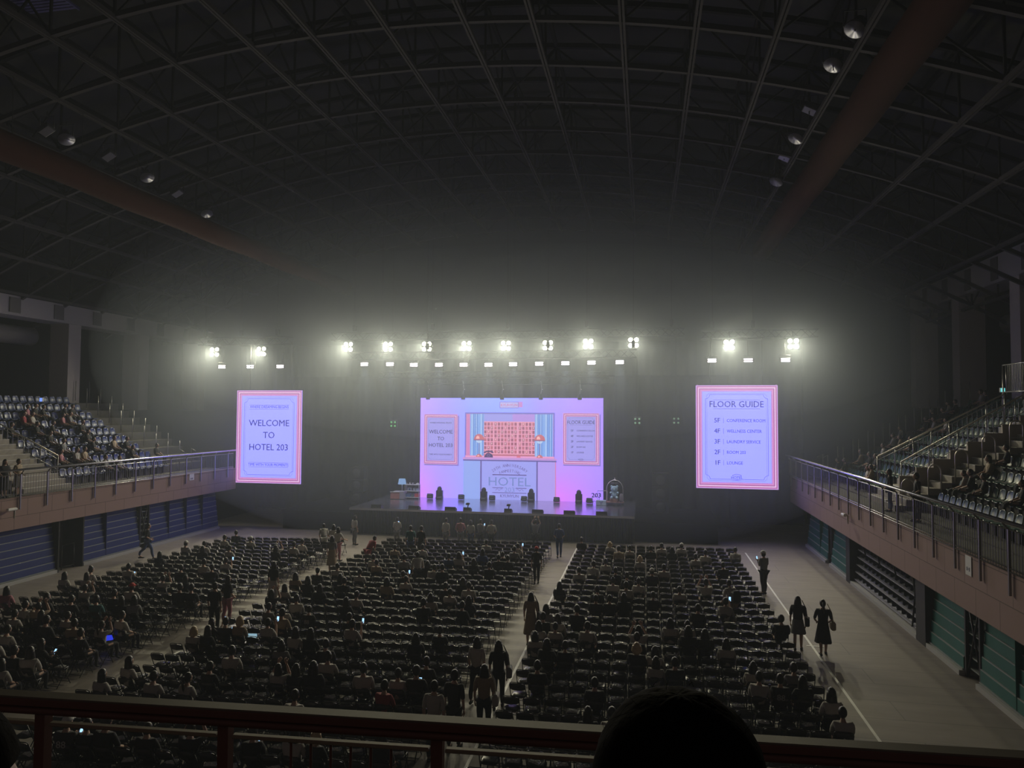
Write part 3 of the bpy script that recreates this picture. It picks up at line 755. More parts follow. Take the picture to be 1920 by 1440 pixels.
def side_screen(x0, x1, z0, z1, y, lab, right):
    cx_ = (x0+x1)/2; t = empty('led_screen', (cx_, y, z0), 0, label=lab, cat='video screen')
    W, H = x1-x0, z1-z0; X0, X1 = -W/2, W/2
    MB().box(X0-.06, X1+.06, .02, .25, -.06, H+.06).build('cabinet', BLK, t)
    MB().box(X0, X1, 0, .02, 0, H).build('display_panel', screen_material('screen_sheet', 'plain') if 'screen_sheet' not in bpy.data.materials else bpy.data.materials['screen_sheet'], t)
    mb = MB(); b_ = frame_bands(mb, X0, 0, X1, H, ((.05, 0), (.07, 1), (.06, 2), (.05, 3), (.06, 4), (.03, 0), (.03, 1)), -.004)
    for i in range(int(H/.09)):
        for xx in (X0+.085, X1-.085): rq(mb, xx-.02, .1+i*.09, xx+.02, .145+i*.09, -.006, 3)
    for i in range(int(W/.09)-1):
        for zz in (.085, H-.085): rq(mb, X0+.1+i*.09, zz-.02, X0+.145+i*.09, zz+.02, -.006, 3)
    mb.build('frame_picture', PINKS, t)
    mb = MB(); notched(mb, b_[0]+.18, b_[1]+.18, b_[2]-.18, b_[3]-.18, .24, .02, -.004, 0); notched(mb, b_[0]+.26, b_[1]+.1, b_[2]-.26, b_[3]-.1, .1, .01, -.004, 0)
    mb.build('border_line_picture', INKM, t)
    mb = MB(); yy = -.005; k = H/5.95
    def Z(f): return H*(1-f)
    if not right:
        for f in (.158, .205): rq(mb, -1.38*k, Z(f)-.008, 1.38*k, Z(f)+.008, yy, 1)
        text_into(mb, 'WHERE DREAMING BEGINS', 0, Z(.193), .175*k, yy, 0, 'C', .88, .006)
        text_into(mb, 'WELCOME', 0, Z(.385), .40*k, yy, 0, 'C', 1.02, .008)
        text_into(mb, 'TO', 0, Z(.515), .40*k, yy, 0, 'C', 1.02, .008)
        text_into(mb, 'HOTEL 203', 0, Z(.645), .40*k, yy, 0, 'C', .98, .008)
        for f in (.778, .826): rq(mb, -1.38*k, Z(f)-.008, 1.38*k, Z(f)+.008, yy, 1)
        text_into(mb, 'TIME WITH YOUR MOMENTS', 0, Z(.815), .175*k, yy, 0, 'C', .86, .006)
    else:
        for f in (.143, .228): rq(mb, -1.3*k, Z(f)-.010, 1.3*k, Z(f)+.010, yy, 1)
        text_into(mb, 'FLOOR GUIDE', 0, Z(.213), .36*k, yy, 0, 'C', .92, .006)
        for i, (a, b2) in enumerate((('5F', 'CONFERENCE ROOM'), ('4F', 'WELLNESS CENTER'), ('3F', 'LAUNDRY SERVICE'), ('2F', 'ROOM 203'), ('1F', 'LOUNGE'))):
            z = Z(.362+.1025*i)
            text_into(mb, a, -.92*k, z, .26*k, yy, 0, 'R', .95, .01); rq(mb, -.74*k, z-.03, -.72*k, z+.27*k, yy, 1)
            text_into(mb, b2, -.54*k, z+.03, .18*k, yy, 0, 'L', .86, .006)
        hotel_logo(mb, 0, Z(.895), .26*k, yy, 0, 1, False)
        line(mb, [(.26*k*math.cos(R(180*i/10)), Z(.88)+.12*k*math.sin(R(180*i/10))) for i in range(11)], .02, yy, 1)
    mb.build('lettering', [INKD, INKM], t)
    mb = MB()
    for dx in (-W*.32, W*.32): mb.tube([(dx, .15, H), (dx, .15, 11.5-z0)], .02, 5)
    mb.build('hanging_cable', BLK, t)
side_screen(-25.42, -20.98, 2.66, 8.47, 41.0, 'tall left video screen reading WELCOME TO HOTEL 203', False)
side_screen(2.85, 7.32, 2.92, 8.78, 42.0, 'tall right video screen showing the FLOOR GUIDE', True)

# ---- centre screen
t = empty('led_screen', (-8.7, 45.5, 0), 0, label='wide centre video screen showing a pink and blue hotel front desk', cat='video screen')
Z0, Z1, X0, X1 = 1.5, 8.1, -6.05, 6.07
MB().box(X0-.04, X1+.04, .02, .3, Z0, Z1+.04).build('cabinet', BLK, t)
MB().box(X0, X1, 0, .02, Z0, Z1).build('display_panel', screen_material('screen_scene', 'scene'), t)
y1, y2, y3, y4 = -.004, -.008, -.012, -.016
# framed boards of the picture
for (a, b_, txt) in ((-5.81, -3.47, 0), (3.48, 5.83, 1)):
    z0, z1 = (3.71, 7.04) if not txt else (3.85, 7.16)
    mb = MB(); f = frame_bands(mb, a, z0, b_, z1, ((.05, 0), (.06, 1), (.05, 2), (.04, 3), (.04, 4)), y1)
    rq(mb, f[0], f[1], f[2], f[3], y1, 5); rq(mb, b_+.0, z0-.08, b_+.08, z1-.1, y1, 6); rq(mb, a+.05, z0-.08, b_+.08, z0, y1, 6)
    mb.build('framed_board_picture', PINKS+[ink(165, 160, 250), ink(140, 120, 205)], t)
    mb = MB(); notched(mb, f[0]+.08, f[1]+.08, f[2]-.08, f[3]-.08, .12, .012, y2, 1); c = (a+b_)/2; H = z1-z0
    def Z(q): return z1-H*q
    if not txt:
        text_into(mb, 'WHERE DREAMING BEGINS', c, Z(.19), .10, y2, 0, 'C', .86, .007)
        for q, s_ in ((.39, 'WELCOME'), (.525, 'TO'), (.655, 'HOTEL 203')): text_into(mb, s_, c, Z(q), .24, y2, 0, 'C', .98, .009)
        text_into(mb, 'TIME WITH YOUR MOMENTS', c, Z(.82), .10, y2, 0, 'C', .84, .007)
    else:
        text_into(mb, 'FLOOR GUIDE', c, Z(.215), .21, y2, 0, 'C', .92, .009)
        for q in (.145, .235): rq(mb, c-.7, Z(q)-.008, c+.7, Z(q)+.008, y2, 1)
        for i, (p, s_) in enumerate((('5F', 'CONFERENCE ROOM'), ('4F', 'WELLNESS CENTER'), ('3F', 'LAUNDRY SERVICE'), ('2F', 'ROOM 203'), ('1F', 'LOUNGE'))):
            text_into(mb, p, c-.48, Z(.365+.105*i), .14, y2, 0, 'R', .95, .01); text_into(mb, s_, c-.28, Z(.365+.105*i)+.02, .10, y2, 0, 'L', .84, .007)
        hotel_logo(mb, c, Z(.9), .14, y2, 0, 1, False)
    mb.build('lettering', [INKD, INKM], t)
# name plate
mb = MB(); f = frame_bands(mb, -.66, 7.44, .6, 7.86, ((.03, 0), (.02, 1)), y1); rq(mb, f[0], f[1], f[2], f[3], y1, 2); rq(mb, .6, 7.5, .86, 7.86, y1, 3)
mb.build('name_plate_picture', [ink(120, 105, 190), ink(190, 170, 240), ink(188, 185, 255), ink(205, 140, 225)], t)
mb = MB(); text_into(mb, 'KYUHYUN', -.03, 7.565, .165, y2, 0, 'C', 1.0, .01); mb.build('lettering', ink(210, 110, 165), t)
# recess with curtains
mb = MB(); rq(mb, -2.99, 4.2, 2.97, 7.16, y1, 0); rq(mb, -2.99, 7.05, 2.97, 7.16, y2, 1); rq(mb, -2.99, 4.2, -2.9, 7.1, y2, 1); rq(mb, 2.88, 4.2, 2.97, 7.1, y2, 1); rq(mb, -2.9, 4.2, -2.65, 7.05, y2, 2)
rq(mb, -1.7, 6.6, 1.7, 7.05, y2, 3); rq(mb, .2, 6.6, 1.7, 7.05, y3, 4); mb.build('recess_picture', [ink(175, 150, 245), ink(125, 118, 215), ink(215, 130, 195), ink(160, 160, 250), ink(185, 145, 240)], t)
mb = MB()
cols = [0, 1, 2, 0, 2, 1, 0, 2, 0, 1]
for (a, b_) in ((-2.62, -1.66), (1.66, 2.85)):
    n = int((b_-a)/.062)
    for i in range(n): rq(mb, a+i*.062, 4.2, a+(i+1)*.062, 7.05, y3, cols[(i*7) % 10])
mb.build('curtain_picture', [ink(130, 175, 248), ink(95, 140, 225), ink(165, 200, 255)], t)
# key rack
mb = MB(); rq(mb, -1.7, 4.33, 1.68, 6.57, y3, 0)
rx = [-1.68+.215*i for i in range(3)] + [-1.0+.222*i for i in range(7)] + [.62+.222*i for i in range(5)]
for j in range(8):
    for i, x in enumerate(rx):
        z = 4.5+.257*j; rq(mb, x, z, x+.155, z+.2, y4, 1 if (i+j) % 3 else 2)
        if (i*5+j*3) % 4 == 0: rq(mb, x+.05, z+.06, x+.10, z+.17, -.02, 3)
rq(mb, -1.7, 4.33, 1.68, 4.43, y4, 2)
mb.build('key_rack_picture', [ink(240, 165, 200), ink(165, 90, 120), ink(195, 105, 130), ink(250, 210, 225)], t)
# counter
mb = MB(); rq(mb, -3.07, 1.5, 3.07, 4.12, y3, 0); rq(mb, -3.07, 1.5, -1.95, 4.0, y4, 1); rq(mb, 1.83, 1.5, 3.0, 4.0, y4, 2); rq(mb, 3.0, 1.5, 3.07, 4.0, y4, 3)
for x in (-1.93, 1.78): rq(mb, x, 1.5, x+.10, 4.0, -.02, 4)
rq(mb, -3.12, 4.08, 3.12, 4.22, -.02, 5); rq(mb, -3.1, 3.98, 3.1, 4.07, -.02, 4); rq(mb, -2.95, 4.2, 2.95, 4.33, -.02, 6)
mb.build('front_desk_picture', [ink(160, 165, 255), ink(150, 175, 255), ink(180, 160, 252), ink(215, 130, 190), ink(105, 92, 175), ink(200, 150, 225), ink(235, 160, 215)], t)
mb = MB(); hotel_logo(mb, .02, 2.62, 1.13, -.024, 0, 1); mb.build('lettering', [ink(120, 140, 215), ink(98, 84, 165)], t)
# dome table lamps and telephone of the picture
for x in (-2.02, 2.0):
    mb = MB(); n = 18
    for (x0_, z0_, r, sq, mi) in ((x, 5.36, .35, 1.1, 0), (x, 4.24, .2, 1.0, 0)):
        pts = [(x0_+r*math.cos(PI*i/n), -.028, z0_+r*sq*math.sin(PI*i/n)) for i in range(n+1)]
        mb.add(pts, [tuple(range(n+1))], mi)
        pts = [(x0_-.25*r+.35*r*math.cos(PI*i/n), -.03, z0_+.2*r+.5*r*sq*math.sin(PI*i/n)) for i in range(n+1)]; mb.add(pts, [tuple(range(n+1))], 1)
    rq(mb, x-.35, 5.32, x+.35, 5.37, -.03, 2); rq(mb, x-.02, 4.4, x+.02, 5.32, -.028, 2); mb.add([(x-.22, -.028, 5.32), (x-.1, -.028, 5.16), (x+.1, -.028, 5.16), (x+.22, -.028, 5.32)], [(0, 1, 2, 3)], 3)
    mb.build('table_lamp_picture', [ink(205, 110, 125), ink(255, 190, 190), ink(120, 90, 150), ink(190, 215, 255)], t)
mb = MB(); x, z = -1.38, 4.22
mb.add([(x-.3, -.03, z), (x+.3, -.03, z), (x+.26, -.03, z+.18), (x+.1, -.03, z+.28), (x-.12, -.03, z+.28), (x-.26, -.03, z+.12)], [(0, 1, 2, 3, 4, 5)], 0)
line(mb, [(x-.3, z+.28), (x-.2, z+.38), (x+.2, z+.4), (x+.32, z+.3)], .08, -.032, 0); line(mb, [(x+.1*math.cos(a*.6), z+.14+.08*math.sin(a*.6)) for a in range(12)], .02, -.034, 1)
mb.build('telephone_picture', [ink(70, 50, 110), ink(160, 130, 190)], t)
mb = MB(); mb.add([(.62+.14*math.cos(PI*i/8), -.03, 4.24+.12*math.sin(PI*i/8)) for i in range(9)], [tuple(range(9))], 0); mb.build('desk_bell_picture', ink(220, 110, 140), t)

# ================================================================ STAGE PROPS
def on_stage(name, x, y, lab, cat, rz=0, **k): return empty(name, (x, y, DZ), rz, label=lab, cat=cat, **k)
for i, x in enumerate((-13.15, -10.2, -7.12, -4.1)):
    t = on_stage('moving_head_light', x, 44.7, 'black moving-head stage light before the screen, %s from the left' % ORD[i], 'stage light', group='moving heads on the stage floor')
    MB().bbox((0, 0, .1), (.42, .36, .2), 0, .03).build('base', BLK, t)
    MB().bbox((-.18, 0, .38), (.06, .22, .42), 0, .02).bbox((.18, 0, .38), (.06, .22, .42), 0, .02).bbox((0, 0, .22), (.4, .22, .07), 0, .02).build('yoke', BLK, t)
    MB().lathe([(.10, .2), (.15, .24), (.16, .5), (.15, .72), (.09, .82), (.04, .84)], (0, 0, 0), 14).build('lamp_head', BLK, t)
    MB().box(-.12, .12, -.185, -.18, .14, .155).build('display_strip', mat('grey_strip', (.5, .5, .5)), t)
for i, x in enumerate((-13.8, -11.7, -9.66, -7.58, -5.5, -3.45)):
    t = on_stage('floor_wash_light', x, 44.7, 'low square box light on the stage floor, %s from the left' % ORD[i], 'stage light', group='low box lights on the stage floor')
    MB().bbox((0, 0, .2), (.36, .26, .3), 0, .03, Matrix.Rotation(R(-12), 4, 'X')).build('housing', BLK, t)
    MB().bbox((0, -.16, .30), (.3, .01, .025), 0, .002).bbox((0, -.16, .18), (.3, .01, .025), 0, .002).build('grille_bar', mat('grille_bar', (.30, .42, .40) if i in (0, 5) else (.14, .14, .15), .4), t)
    MB().tube([(-.2, 0, .2), (-.2, 0, .02), (.2, 0, .02), (.2, 0, .2)], .015, 5).build('bracket', BLK, t)
for i, x in enumerate((-15.6, -13.3, -11.1, -10.1, -7.7, -6.0, -4.2, -2.4)):
    tall = i in (3, 4)
    t = on_stage('stage_monitor', x, 40.05, 'low black %s at the stage front edge, %s from the left' % ('camera box' if tall else 'monitor wedge', ORD[i]), 'speaker')
    mb = MB(); w = .62 if not tall else .42
    mb.add([(-w/2, -.2, 0), (w/2, -.2, 0), (w/2, .25, 0), (-w/2, .25, 0), (-w/2, -.15, .2), (w/2, -.15, .2), (w/2, .2, .08), (-w/2, .2, .08)], [(0, 3, 2, 1), (4, 5, 6, 7), (0, 1, 5, 4), (1, 2, 6, 5), (2, 3, 7, 6), (3, 0, 4, 7)])
    mb.build('cabinet', BLK, t)
    MB().box(-w/2+.05, w/2-.05, -.215, -.205, .02, .05).build('front_grille', mat('grille', (.2, .2, .2), .5), t)
    if tall: MB().tube([(0, 0, .1), (.05, 0, .36)], .03, 6).bbox((.02, 0, .38), (.2, .2, .12), 0, .03).build('camera_head', BLK, t)
# floor lamp behind the pink cabinet
t = on_stage('floor_lamp', -15.72, 44.75, 'floor lamp with pale blue shade behind the pink cabinet on stage', 'lamp')
MB().lathe([(.17, .0), (.17, .03), (.02, .05)], (0, 0, 0), 18).build('base', WHITE, t); MB().tube([(0, 0, .03), (0, 0, 1.0)], .018, 8).build('pole', WHITE, t)
mb = MB(); n = 20
for i in range(n):
    a, b_ = 2*PI*i/n, 2*PI*(i+1)/n
    mb.quad((.27*math.cos(a), .27*math.sin(a), .92), (.27*math.cos(b_), .27*math.sin(b_), .92), (.21*math.cos(b_), .21*math.sin(b_), 1.27), (.21*math.cos(a), .21*math.sin(a), 1.27))
mb.build('lamp_shade', glow('lamp_shade_glow', srgb(140, 180, 235), .8), t)
t = on_stage('cabinet', -15.85, 44.3, 'low white cabinet with a salmon pink front, beside the shelf on stage', 'cabinet')
MB().bbox((.12, 0, .27), (.72, .5, .5), 0, .015).build('body', mat('cabinet_grey', (.45, .42, .5), .5), t)
MB().bbox((-.1, -.27, .24), (.6, .03, .42), 0, .01).build('door', mat('salmon_panel', (.62, .24, .22), .5), t)
MB().bbox((-.1, -.27, .48), (.66, .08, .04), 0, .01).build('top', WHITE, t)
t = on_stage('open_shelf', -14.92, 44.5, 'white open two-tier shelf left of the centre screen', 'shelf')
mb = MB()
for x in (-.45, .47):
    for y in (-.15, .15): mb.box(x-.012, x+.012, y-.012, y+.012, 0, .96)
mb.build('leg', WHITE, t)
for z in (.12, .52, .93): MB().bbox((.01, 0, z), (.96, .34, .025), 0, .006).build('shelf_board', WHITE, t)
def item(nm, x, z, f, m_, lab, cat):
    mb = MB(); f(mb); mb.build(nm, m_, None, (-14.92+x, 44.5, DZ+z), label=lab, cat=cat)
LW = mat('pale_blue_ceramic', (.6, .7, .8), .4)
item('framed_photo', -.2, .533, lambda m: (m.bbox((0, 0, .1), (.26, .03, .2), 0, .01), m.box(-.06, .08, -.02, -.016, .04, .14, 1)), [LW, mat('photo_dark_blue', (.03, .06, .25), .5)], 'small white framed picture on the middle board of the stage shelf', 'picture')
item('round_clock', .12, .533, lambda m: m.lathe([(.09, -.02), (.1, 0), (.09, .03)], (0, 0, .1), 18, 0, 'y'), LW, 'small round white clock on the middle board of the stage shelf', 'clock')
item('mug', .32, .533, lambda m: (m.lathe([(.07, 0), (.08, .02), (.08, .16), (.07, .16), (.065, .03)], (0, 0, 0), 16), m.tube([(.08, 0, .13), (.13, 0, .11), (.13, 0, .06), (.08, 0, .04)], .012, 6)), LW, 'white mug at the right end of the stage shelf middle board', 'mug')
item('book', -.28, .133, lambda m: m.bbox((0, 0, .12), (.32, .22, .24), 0, .02), mat('blue_box', (.08, .16, .38), .6), 'blue rounded box on the lowest board of the stage shelf', 'box')
item('book', .02, .133, lambda m: m.bbox((0, 0, .11), (.16, .2, .22), 0, .01), mat('green_box', (.10, .18, .17), .6), 'grey green box in the middle of the lowest shelf board', 'box')
item('gift_box', .32, .133, lambda m: m.bbox((0, 0, .12), (.28, .24, .23), 0, .012), mat('red_box', (.72, .08, .10), .5), 'bright red box at the right of the lowest shelf board', 'box')
item('candlestick', -.36, .943, lambda m: m.lathe([(.05, 0), (.015, .03), (.012, .06), (.04, .08)], (0, 0, 0), 10), WHITE, 'tiny white candlestick on the left end of the shelf top', 'ornament')
item('vase', -.18, .943, lambda m: m.lathe([(.03, 0), (.045, .04), (.02, .1), (.03, .13)], (0, 0, 0), 12), WHITE, 'small white vase on the shelf top', 'vase')
item('toy_plane', .02, .943, lambda m: (m.bbox((0, 0, .08), (.05, .16, .03), 0, .01), m.bbox((0, 0, .08), (.18, .04, .01), 0, .003), m.tube([(0, 0, 0), (0, 0, .07)], .006, 5)), WHITE, 'small white toy plane on a stand on the shelf top', 'toy')
item('toy_car', .34, .943, lambda m: (m.bbox((0, 0, .05), (.2, .08, .05), 0, .015), m.bbox((.01, 0, .09), (.09, .07, .04), 0, .015)), WHITE, 'small white toy car on the right of the shelf top', 'toy')
# luggage cart
BRASS = mat('brass_tube', (.85, .78, .70), .25, .9)
t = on_stage('luggage_cart', -1.85, 44.3, 'arched brass hotel luggage cart at the right end of the stage', 'luggage cart')
MB().bbox((0, 0, .2), (1.1, .62, .05), 0, .02).build('platform', mat('cart_carpet', (.30, .14, .12), .9), t)
mb = MB()
for sy in (-.27, .27):
    pts = [(-.5, sy, .22), (-.5, sy, 1.0)] + [(-.5*math.cos(PI*i/12), sy*(1-.9*math.sin(PI*i/12)), 1.0+.55*math.sin(PI*i/12)) for i in range(1, 12)] + [(.5, sy, 1.0), (.5, sy, .22)]
    mb.tube(pts, .018, 8)
mb.tube([(-.22, -.25, 1.38), (.24, -.25, 1.38)], .012, 6)
mb.build('arched_frame', BRASS, t)
MB().ball((0, 0, 1.62), .035, 10, 8).tube([(0, 0, 1.5), (0, 0, 1.7)], .014, 6).build('finial', BRASS, t)
for (x, y) in ((-.45, -.24), (.45, -.24), (-.45, .24), (.45, .24)): MB().lathe([(.07, -.02), (.075, 0), (.07, .02)], (x, y, .075), 14, 0, 'x').tube([(x, y, .08), (x, y, .18)], .012, 5).build('wheel', BLK, t)
# plush bear sitting on the cart
FUR = mat('pale_blue_plush', (.52, .72, .84), .95, bump=.4, scale=40)
t = MB()
bm_ = MB(); bm_.ball((0, 0, .26), (.2, .17, .24), 16, 10); bm_.ball((0, -.02, .6), (.22, .18, .19), 18, 12)
for sx in (-1, 1):
    bm_.ball((sx*.17, 0, .76), (.07, .04, .07), 10, 8); bm_.ball((sx*.2, -.1, .38), (.075, .13, .075), 10, 8, M=None); bm_.ball((sx*.16, -.2, .1), (.085, .17, .09), 12, 8)
    bm_.ball((sx*.08, -.19, .64), (.02, .012, .02), 8, 6, 1)
bm_.ball((0, -.19, .57), (.06, .04, .045), 10, 8); bm_.ball((0, -.23, .585), (.02, .012, .006), 8, 6, 1); bm_.tube([(-.03, -.225, .545), (0, -.23, .535), (.03, -.225, .545)], .006, 5, 1)
box = MB(); box.bbox((0, 0, .09), (.5, .4, .18), 0, .007)
box.build('suitcase', mat('tan_suitcase', (.5, .24, .14), .6), None, (-1.9, 44.3, DZ+.225), label='tan suitcase lying on the luggage cart under the plush bear', cat='suitcase')
bm_.build('plush_bear', [FUR, mat('plush_black', (.02, .02, .03), .5)], None, (-1.88, 44.28, DZ+.395), label='pale blue plush bear sitting on the brass luggage cart', cat='soft toy')
MB().lathe([(.1, 0), (.13, .1), (.12, .35), (.08, .5), (.03, .52)], (0, 0, 0), 14).build('travel_bag', mat('mauve_bag', (.25, .2, .26), .8), None, (-1.45, 44.15, DZ+.225), label='dark mauve soft bag leaning beside the plush bear on the cart', cat='bag')
mb = MB(); mb.bbox((0, 0, .02), (.62, .02, .04), 0, .005); mb.tube([(-.3, 0, 0), (-.3, 0, -.83)], .012, 5); mb.tube([(.3, 0, 0), (.3, 0, -.83)], .012, 5); mb.build('side_stand', BRASS, None, (-2.62, 44.45, DZ+.83), label='small brass side stand between screen and luggage cart', cat='table')
mb = MB(); text_into(mb, '203', 0, .42, .26, 0, 0, 'C', 1.1, .03); mb.v = mb.v + [(v[0], v[1]+.05, v[2]) for v in mb.v]; nn = len(mb.v)//2; mb.f = mb.f + [tuple(reversed([i+nn for i in f])) for f in mb.f]; mb.m *= 2; mb.sm *= 2
mb.tube([(-.2, .02, .1), (-.12, .02, .22), (-.02, .02, .14)], .02, 5); mb.tube([(.05, .02, .1), (.1, .02, .24), (.2, .02, .2)], .02, 5); mb.tube([(-.2, .025, 0), (-.2, .025, .42)], .012, 5); mb.tube([(.2, .025, 0), (.2, .025, .42)], .012, 5)
mb.build('number_sign', mat('sign_navy', (.02, .02, .06), .5), None, (-3.02, 44.5, DZ), label='black cut-out sign reading 203 at the lower right of the screen', cat='sign')
mb = MB(); mb.bbox((0, 0, .16), (.62, .2, .32), 0, .02); mb.tube([(-.12, -.11, .26), (.0, -.11, .2), (.12, -.11, .26)], .012, 5, 1); mb.tube([(0, -.11, .06), (0, -.11, .2)], .012, 5, 1)
mb.build('gift_bag', [mat('pale_blue_bag', (.65, .75, .9), .6), mat('blue_ribbon', (.06, .12, .45), .5)], None, (-2.68, 44.1, DZ), label='white box with blue ribbon marks on the floor before the cart', cat='box')
# speaker stacks silhouettes in the wings
for (x, lab) in ((-18.6, 'tall dark speaker stack in the left stage wing'), (.9, 'tall dark speaker stack in the right stage wing')):
    t = empty('speaker_stack', (x, 44.4, 1.1), 0, label=lab, cat='speaker')
    for k in range(3): MB().bbox((0, 0, .4+.82*k), (1.0, .8, .8), 0, .03).build('cabinet', BLK, t); 
    for k in range(3): MB().lathe([(.3, 0), (.28, .02), (.1, .05)], (0, -.42, .4+.82*k), 18, 0, 'y').build('speaker_cone', mat('cone', (.05, .05, .055), .6), t)

# ================================================================ HAZE
def haze_material(name, dens):
    hz = bpy.data.materials.new(name); hz.use_nodes = True; nt = hz.node_tree; nt.nodes.clear()
    v = nt.nodes.new('ShaderNodeVolumeScatter'); o = nt.nodes.new('ShaderNodeOutputMaterial'); nt.links.new(v.outputs[0], o.inputs['Volume'])
    v.inputs['Color'].default_value = (.76, .86, 1, 1); v.inputs['Density'].default_value = dens; v.inputs['Anisotropy'].default_value = .2
    hz.cycles.homogeneous_volume = True; hz.cycles.emission_sampling = 'NONE'; return hz
MB().box(-37.7, 21.7, -2.5, 51.5, .02, 22.5).build('haze', haze_material('hall_haze', HAZE_DENSITY), kind='stuff', label='thin theatrical haze filling the whole arena', cat='haze')
mb = MB(); mb.ball((-8.6, 43, 11.0), (26, 16, 12.5), 48, 24); mb.build('haze', haze_material('stage_haze', HAZE_CLOUD), kind='stuff', label='thicker cloud of haze hanging round the stage and its lamps', cat='haze')
mb = MB(); mb.ball((-8.6, 42.5, 11.4), (25, 6, 6), 48, 20); mb.build('haze', haze_material('lamp_halo_haze', HAZE_HALO), kind='stuff', label='dense band of haze added for the halos around the row of stage lamps', cat='haze')  # local volume added so the blinders get halos
# ================================================================ FOLDING CHAIRS
VINYL = mat('black_vinyl', (.018, .018, .02), .32)
CHFR = mat('chair_tube_black', (.02, .02, .022), .35, .4)
TAG = mat('seat_number_card', (.32, .32, .32), .6)
def chair_parts(low=False):
    n = 4 if low else 6
    fr = MB(); r = .011
    for s in (-1, 1):
        x = s*.19
        fr.tube([(x, .20, 0), (x, -.04, .47), (x*.98, -.17, .74)], r, n)
        fr.tube([(x*.93, -.24, 0), (x*.93, .12, .44)], r, n)
    fr.tube([(-.186, -.17, .74), (-.17, -.178, .785), (-.13, -.182, .80), (.13, -.182, .80), (.17, -.178, .785), (.186, -.17, .74)], r, n)
    fr.tube([(-.19, .17, .06), (.19, .17, .06)], r*.8, n); fr.tube([(-.177, -.21, .06), (.177, -.21, .06)], r*.8, n)
    fr.tube([(-.18, -.02, .42), (.18, -.02, .42)], r*.8, n)
    st = MB()
    if low: st.box(-.18, .18, -.12, .20, .43, .455)
    else:
        pts = [(.17*math.copysign(abs(math.cos(a))**.55, math.cos(a)), .04+.18*math.copysign(abs(math.sin(a))**.55, math.sin(a))) for a in [2*PI*i/16 for i in range(16)]]
        vs = [(x, y, .425) for x, y in pts]+[(x*1.06, y*1.02, .445) for x, y in pts]+[(x*.9, y*.95, .462) for x, y in pts]
        st.add(vs, [tuple(range(15, -1, -1)), tuple(range(32, 48))]+[(k*16+i, k*16+(i+1) % 16, (k+1)*16+(i+1) % 16, (k+1)*16+i) for k in (0, 1) for i in range(16)], 0, True)
    bk = MB(); m = 2 if low else 8; vs = []
    for i in range(m+1):
        u = -1+2*i/m; x = .178*u; bow = -.025*(1-u*u); zt_ = .79-.03*abs(u)**4; zb = .60+.02*abs(u)**3
        y0, y1 = -.105+bow, -.172+bow
        vs += [(x, y0, zb), (x, y1, zt_), (x, y0-.018, zb), (x, y1-.018, zt_)]
    fs = []
    for i in range(m): a = 4*i; fs += [(a, a+4, a+5, a+1), (a+2, a+3, a+7, a+6), (a+1, a+5, a+7, a+3), (a, a+2, a+6, a+4)]
    fs += [(0, 1, 3, 2), (4*m, 4*m+2, 4*m+3, 4*m+1)]
    bk.add(vs, fs, 0, not low)
    tg = MB(); tg.add([(-.035, -.160, .655), (.035, -.160, .655), (.035, -.178, .725), (-.035, -.178, .725)], [(0, 1, 2, 3)])
    tg.add([(-.035, -.158, .655), (.035, -.158, .655), (.035, -.176, .725), (-.035, -.176, .725)], [(3, 2, 1, 0)])
    return fr, st, bk, tg
BLK3 = {  # block: right edge x, seats, pitch, row0 y, row step, skew, first k, last k, skew ref x
    'A': (-14.9, 15, .4135, 22.55, .80, .1215, -10, 14, -14.9),
    'B': (-4.6, 20, .4135, 20.06, .833, .083, -9, 18, -4.6),
    'C': (4.15, 16, .4606, 15.16, .82, .05, -3, 24, -3.22)}
def seat_pos(b, k, j):
    x1, n, p, y0, dy, s, k0, k1, xr = BLK3[b]
    x = x1-n*p+(j+.5)*p
    rnd = random.Random(hash((ord(b), k, j)))
    return x+rnd.uniform(-.02, .02), y0+dy*k+s*(x-xr)+.18+rnd.uniform(-.03, .03), R(rnd.uniform(-4, 4))
BN = {'A': 'left block', 'B': 'middle block', 'C': 'right block'}
def ordn(n): return '%d%s' % (n, 'th' if 10 < n % 100 < 14 else {1: 'st', 2: 'nd', 3: 'rd'}.get(n % 10, 'th'))
def where(b, k, j):
    x1, n, p, y0, dy, s, k0, k1, xr = BLK3[b]
    row = k1-k+1
    if b == 'C': side = '%s from centre aisle' % ordn(j+1)
    elif b == 'B': side = '%s from centre aisle' % ordn(n-j)
    else: side = '%s from right end' % ordn(n-j)
    return '%s, %s %s row' % (side, BN[b], ordn(row))
people = {}
